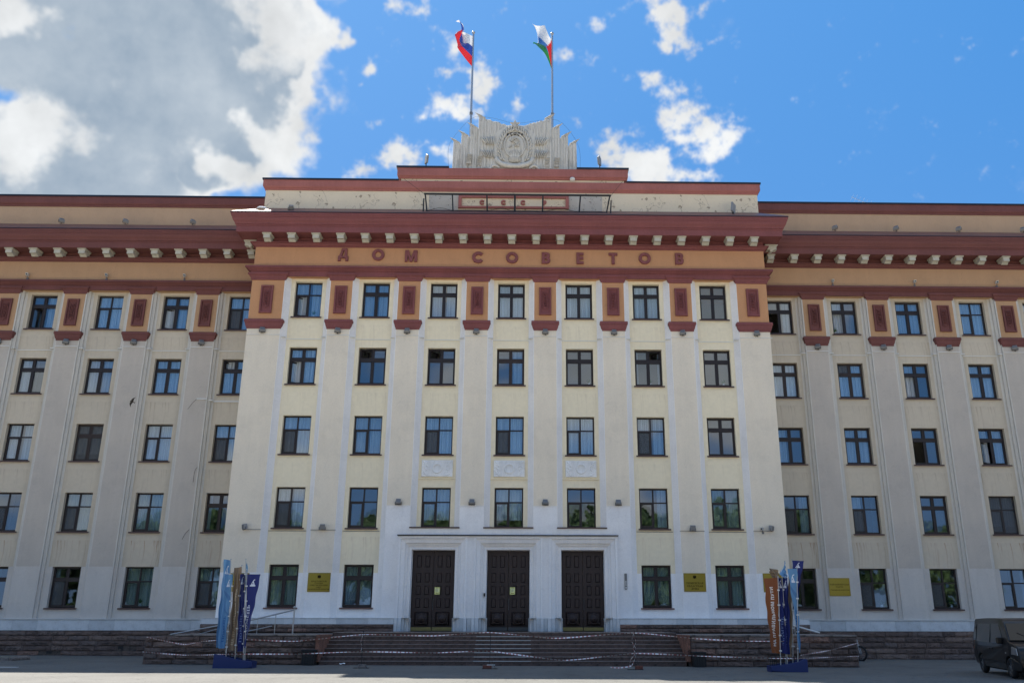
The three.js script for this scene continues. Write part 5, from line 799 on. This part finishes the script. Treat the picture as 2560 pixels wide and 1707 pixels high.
// van ---------------------------------------------------------------------------------------------
{
  const v = thing('van', 'dark brown passenger van parked at the right edge in front of the wing', 'van', [17.79, yg(17), 12.6], Math.atan2(-0.973, -0.232)); v.scale.set(1.05, 0.95, 0.95);
  const squeeze = (g) => { const p = g.attributes.position; for (let i = 0; i < p.count; i++) { const y = p.getY(i), x = p.getX(i), z = p.getZ(i); let k = 1 - 0.15 * sst(0.95, 2.0, y) - 0.04 * sst(0.6, 0.25, y); k *= 1 - 0.10 * sst(2.0, 2.65, x) - 0.03 * sst(-2.3, -2.65, x); p.setZ(i, z * k); } g.computeVertexNormals(); return g; };
  const body = new THREE.Shape(); body.moveTo(-2.58, 0.34); body.lineTo(-2.65, 0.6); body.lineTo(-2.65, 1.0); body.quadraticCurveTo(-2.64, 1.6, -2.47, 1.86); body.quadraticCurveTo(-2.4, 1.95, -2.2, 1.95); body.quadraticCurveTo(-0.6, 1.985, 0.75, 1.95); body.quadraticCurveTo(1.02, 1.93, 1.2, 1.78); body.lineTo(1.88, 1.2); body.quadraticCurveTo(2.4, 1.1, 2.52, 0.98); body.quadraticCurveTo(2.66, 0.75, 2.62, 0.4); body.lineTo(2.5, 0.26); body.lineTo(2.08, 0.26); body.absarc(1.7, 0.34, 0.38, -0.2, Math.PI + 0.2, false); body.lineTo(-1.3, 0.26); body.absarc(-1.7, 0.34, 0.38, -0.2, Math.PI + 0.2, false); body.lineTo(-2.2, 0.3);
  put('body', squeeze(new THREE.ExtrudeGeometry(body, { depth: 1.82, bevelEnabled: true, bevelSize: 0.035, bevelThickness: 0.045, bevelSegments: 3, bevelOffset: -0.035, curveSegments: 14 }).translate(0, 0, -0.91)), 'van', v);
  const zs = 0.962;
  const side = (pts, mat, name, s, dz = 0, d = 0.012) => { const g = plate(pts, 0, d, [], 0.003); g.translate(0, 0, zs - 0.004 + dz); if (s < 0) g.scale(1, 1, -1); return put(name, squeeze(g), mat, v); };
  for (const s of [-1, 1]) {
    side([[-2.5, 1.18], [-2.12, 1.16], [-2.05, 1.76], [-2.36, 1.78], [-2.46, 1.6]], 'van_glass', 'window', s); side([[-2.0, 1.15], [-0.28, 1.12], [-0.28, 1.77], [-1.95, 1.77]], 'van_glass', 'window', s);
    side([[-0.16, 1.11], [1.2, 1.09], [1.28, 1.22], [0.85, 1.70], [0.7, 1.76], [-0.16, 1.77]], 'van_glass', 'window', s);
    side([[-2.6, 0.98], [-2.6, 1.0], [1.7, 0.97], [1.7, 0.955]], 'rubber', 'body_crease', s, 0, 0.006); side([[-1.25, 0.46], [1.25, 0.46], [1.25, 0.53], [-1.25, 0.53]], 'rubber', 'side_moulding', s, 0, 0.02);
    side([[-0.225, 0.35], [-0.215, 0.35], [-0.215, 1.78], [-0.225, 1.78]], 'rubber', 'door_seam', s, 0, 0.004); side([[1.24, 0.62], [1.25, 0.62], [1.26, 1.1], [1.25, 1.1]], 'rubber', 'door_seam', s, 0, 0.004);
    side([[-0.45, 0.9], [-0.28, 0.9], [-0.28, 0.935], [-0.45, 0.935]], 'van', 'door_handle', s, 0, 0.035); side([[-0.12, 0.9], [0.05, 0.9], [0.05, 0.935], [-0.12, 0.935]], 'van', 'door_handle', s, 0, 0.035);
    put('mirror', [rbox(1.12, 1.24, 1.1, 1.32, s * 1.02 - 0.1, s * 1.02 + 0.1, 0.03), tube([1.16, 1.12, s * 0.88], [1.16, 1.14, s * 0.98], 0.025)], 'van', v);
    put('headlight', squeeze(plate([[2.08, 0.78], [2.5, 0.76], [2.46, 0.98], [2.16, 1.03]], s > 0 ? 0.78 : -0.97, s > 0 ? 0.97 : -0.78, [], 0.01)), 'steel', v);
    put('tail_light', squeeze(plate([[-2.67, 0.85], [-2.52, 0.85], [-2.46, 1.5], [-2.6, 1.5]], s > 0 ? 0.80 : -0.955, s > 0 ? 0.955 : -0.80, [], 0.01)), 'stone_red', v);
    side([[1.48, 0.80], [1.54, 0.80], [1.54, 0.83], [1.48, 0.83]], 'conduit', 'side_indicator', s);
    for (const x of [-1.7, 1.7]) {
      const w = group('wheel', v, x, 0.335, s * 0.85);
      const ty = new THREE.TorusGeometry(0.255, 0.085, 10, 28); ty.scale(1, 1, 1.25); put('tyre', ty, 'rubber', w);
      const rm = []; for (let i = 0; i < 5; i++) { const q = box(-0.03, 0.03, 0.03, 0.22, 0.03, 0.06); q.rotateZ(i * Math.PI * 2 / 5); rm.push(q); } const tr = new THREE.TorusGeometry(0.205, 0.016, 6, 28); tr.translate(0, 0, 0.06); rm.push(tr); const hub = new THREE.CylinderGeometry(0.05, 0.05, 0.05, 12); hub.rotateX(Math.PI / 2); hub.translate(0, 0, 0.05); rm.push(hub); const R = join(rm); if (s < 0) R.scale(1, 1, -1); put('rim', R, 'grey_metal', w); const dk = new THREE.CylinderGeometry(0.2, 0.2, 0.1, 20); dk.rotateX(Math.PI / 2); put('brake_drum', dk, 'rubber', w);
    }
  }
  const ws = new THREE.BufferGeometry(); const A = [1.225, 1.77, 0.76], Bq = [1.225, 1.77, -0.76], Cq = [1.875, 1.22, -0.87], D = [1.875, 1.22, 0.87], up = (p) => [p[0] + 0.012, p[1] + 0.014, p[2]]; const q = [A, Bq, Cq, D].map(up); ws.setAttribute('position', new THREE.Float32BufferAttribute([...q[0], ...q[2], ...q[1], ...q[0], ...q[3], ...q[2]], 3)); ws.computeVertexNormals(); put('windscreen', ws, 'van_glass', v);
  put('windscreen_pillar', [tube([1.22, 1.79, 0.80], [1.89, 1.21, 0.9], 0.022), tube([1.22, 1.79, -0.8], [1.89, 1.21, -0.9], 0.022)], 'van', v);
  put('wiper', [tube([1.88, 1.24, 0.1], [1.62, 1.47, 0.55], 0.01), tube([1.88, 1.24, -0.6], [1.62, 1.47, -0.1], 0.01)], 'rubber', v);
  put('grille', [0.62, 0.7, 0.78].map((y) => rbox(2.58, 2.64, y, y + 0.04, -0.55, 0.55, 0.01)), 'rubber', v); put('bumper', squeeze(rbox(2.4, 2.7, 0.34, 0.56, -0.85, 0.85, 0.05, 2)), 'van', v); put('rear_bumper', squeeze(rbox(-2.74, -2.45, 0.32, 0.58, -0.9, 0.9, 0.05, 2)), 'rubber', v);
  put('underbody', box(-2.3, 2.3, 0.2, 0.45, -0.72, 0.72), 'rubber', v);
}

// bicycle half hidden behind the terrace wall ---------------------------------------------------------
{
  const b = thing('bicycle', 'dark bicycle behind the right end of the terrace wall, front wheel showing', 'bicycle', [16.62, yg(16.6), 0.65], -1.0);
  const tubeB = (p, q, r) => tube(p, q, r, 7);
  for (const x of [0, -1.02]) { const w = group('wheel', b, x, 0.33, 0); const t = new THREE.TorusGeometry(0.31, 0.045, 8, 32); put('tyre', t, 'rubber', w); const sp = []; for (let i = 0; i < 14; i++) { const a = i * Math.PI / 7; sp.push(tube([0, 0, 0.02], [0.29 * Math.cos(a), 0.29 * Math.sin(a), 0], 0.003, 4)); } put('spokes', sp, 'steel', w); put('rim', new THREE.TorusGeometry(0.28, 0.012, 6, 32), 'steel', w); }
  put('bicycle_frame', [tubeB([-0.12, 0.72, 0], [-0.62, 0.33, 0], 0.02), tubeB([-0.62, 0.33, 0], [-0.72, 0.78, 0], 0.018), tubeB([-0.15, 0.8, 0], [-0.7, 0.74, 0], 0.018), tubeB([-1.02, 0.33, 0.04], [-0.62, 0.33, 0], 0.012), tubeB([-1.02, 0.33, 0.04], [-0.7, 0.74, 0], 0.012)], 'black_metal', b);
  put('fork', [tubeB([0, 0.33, 0.06], [-0.1, 0.7, 0.05], 0.016), tubeB([0, 0.33, -0.06], [-0.1, 0.7, -0.05], 0.016), tubeB([-0.1, 0.7, 0.06], [-0.1, 0.7, -0.06], 0.025), tubeB([-0.1, 0.7, 0], [-0.16, 0.95, 0], 0.018)], 'steel', b);
  put('handlebar', [tubeB([-0.16, 0.98, -0.3], [-0.16, 0.98, 0.3], 0.015), tubeB([-0.16, 0.98, 0.2], [-0.18, 0.97, 0.32], 0.022), tubeB([-0.16, 0.98, -0.2], [-0.18, 0.97, -0.32], 0.022)], 'black_metal', b);
  const sd = new THREE.SphereGeometry(0.12, 10, 6); sd.scale(1.2, 0.35, 0.7); sd.translate(-0.74, 0.84, 0); put('saddle', sd, 'rubber', b);
}
// bird, aerial -----------------------------------------------------------------------------------------------
{
  const pts = (s) => { const g = plate([[0, 0.03], [0.06 * s, 0.045], [0.125 * s, 0.02], [0.2 * s, -0.06], [0.12 * s, -0.025], [0.06 * s, -0.035], [0, -0.045]], -0.004, 0.004); return g; };
  const bd = new THREE.SphereGeometry(0.03, 10, 8); bd.scale(0.9, 2.3, 0.9); const tl = plate([[0, -0.05], [0.03, -0.12], [0, -0.1], [-0.03, -0.12]], -0.004, 0.004);
  const m = put('bird', [bd, pts(1), pts(-1), tl], 'bird', scene); m.position.set(-10.14, 7.44, 20); m.rotation.set(0.5, 0.5, 1.05); m.scale.setScalar(0.8); tag(m, 'dark swift with spread wings flying in front of the left wing', 'bird');
  const a = thing('roof_aerial', 'thin television aerial standing on the roof of the right wing', 'aerial', [22.0, 24.2, -6]); a.scale.set(0.85, 0.93, 0.6);
  put('aerial_boom', [tube([-0.6, 3.5, 0], [0.95, 2.75, 0.2], 0.014), tube([0.35, 3.1, 0.1], [0.4, 0, 0.1], 0.025)], 'steel', a); put('aerial_element', [0, 1, 2, 3, 4, 5, 6].map((i) => { const x = -0.55 + i * 0.24, y = 3.48 - i * 0.116; return tube([x - 0.08, y - 0.17, i * 0.03 - 0.35], [x + 0.08, y + 0.17, i * 0.03 + 0.35], 0.005, 5); }), 'steel', a);
}
// trees across the square behind the viewer, seen mirrored in the lower windows --------------------------------
{
  const mk = (label, x, z, h, r) => {
    const t = thing('tree', label, 'tree', [x, 0, z], rr(0, 6), 'trees across the square mirrored in the windows');
    put('trunk', [tube([0, 0, 0], [0.1, h * 0.5, 0], 0.28, 9, 0.16), tube([0.1, h * 0.45, 0], [1.3, h * 0.75, 0.6], 0.12, 6, 0.05), tube([0.1, h * 0.4, 0], [-1.2, h * 0.72, -0.5], 0.12, 6, 0.05), tube([0.1, h * 0.5, 0], [0, h * 0.9, 0.2], 0.12, 6, 0.04)], 'bark', t);
    const n = 8000, im = new THREE.InstancedMesh(new THREE.PlaneGeometry(0.45, 0.7), M.leaf, n), d = new THREE.Object3D(), cl = Array.from({ length: 46 }, () => { const a = rr(0, 6.28), q = Math.sqrt(rnd()), y = rr(0.25, 1); return [Math.cos(a) * q * r * (1.15 - Math.abs(y - 0.5)), h * y, Math.sin(a) * q * r * (1.15 - Math.abs(y - 0.5)), rr(1.0, 2.2)]; });
    for (let i = 0; i < n; i++) { const c = cl[Math.floor(rnd() * cl.length)]; const v = V3(rr(-1, 1), rr(-1, 1), rr(-1, 1)).normalize().multiplyScalar(c[3] * Math.cbrt(rnd())); d.position.set(c[0] + v.x, c[1] + v.y, c[2] + v.z); d.rotation.set(rr(0, 6), rr(0, 6), rr(0, 6)); d.scale.setScalar(rr(0.6, 1.5)); d.updateMatrix(); im.setMatrixAt(i, d.matrix); }
    im.name = 'crown'; im.userData.kind = 'stuff'; im.castShadow = true; t.add(im); return t;
  };
  const L = 'green tree across the square, seen only mirrored in the lower windows', t0 = mk(L, -34, 98, 16, 5.6), t1 = mk(L, -22, 104, 18, 6.2);
  [[-44, 100], [-12, 96, 0], [-4, 108, 1], [6, 100, 0], [15, 106, 1], [24, 97, 0], [33, 104, 1], [43, 99, 0], [-54, 106, 1], [54, 104, 1], [64, 100, 0], [-64, 98, 0], [-39, 109, 1], [-17, 110, 0], [1, 98, 0], [20, 110, 1], [29, 98, 0], [38, 110, 1], [49, 101, 0], [74, 104, 1], [-74, 103, 1]].forEach(([x, z, k], i) => { const q = copy(k ? t1 : t0, L, [x, 0, z], i * 1.7); q.scale.setScalar(0.8 + ((i * 37) % 10) / 26); });
}

renderer.render(scene, camera);
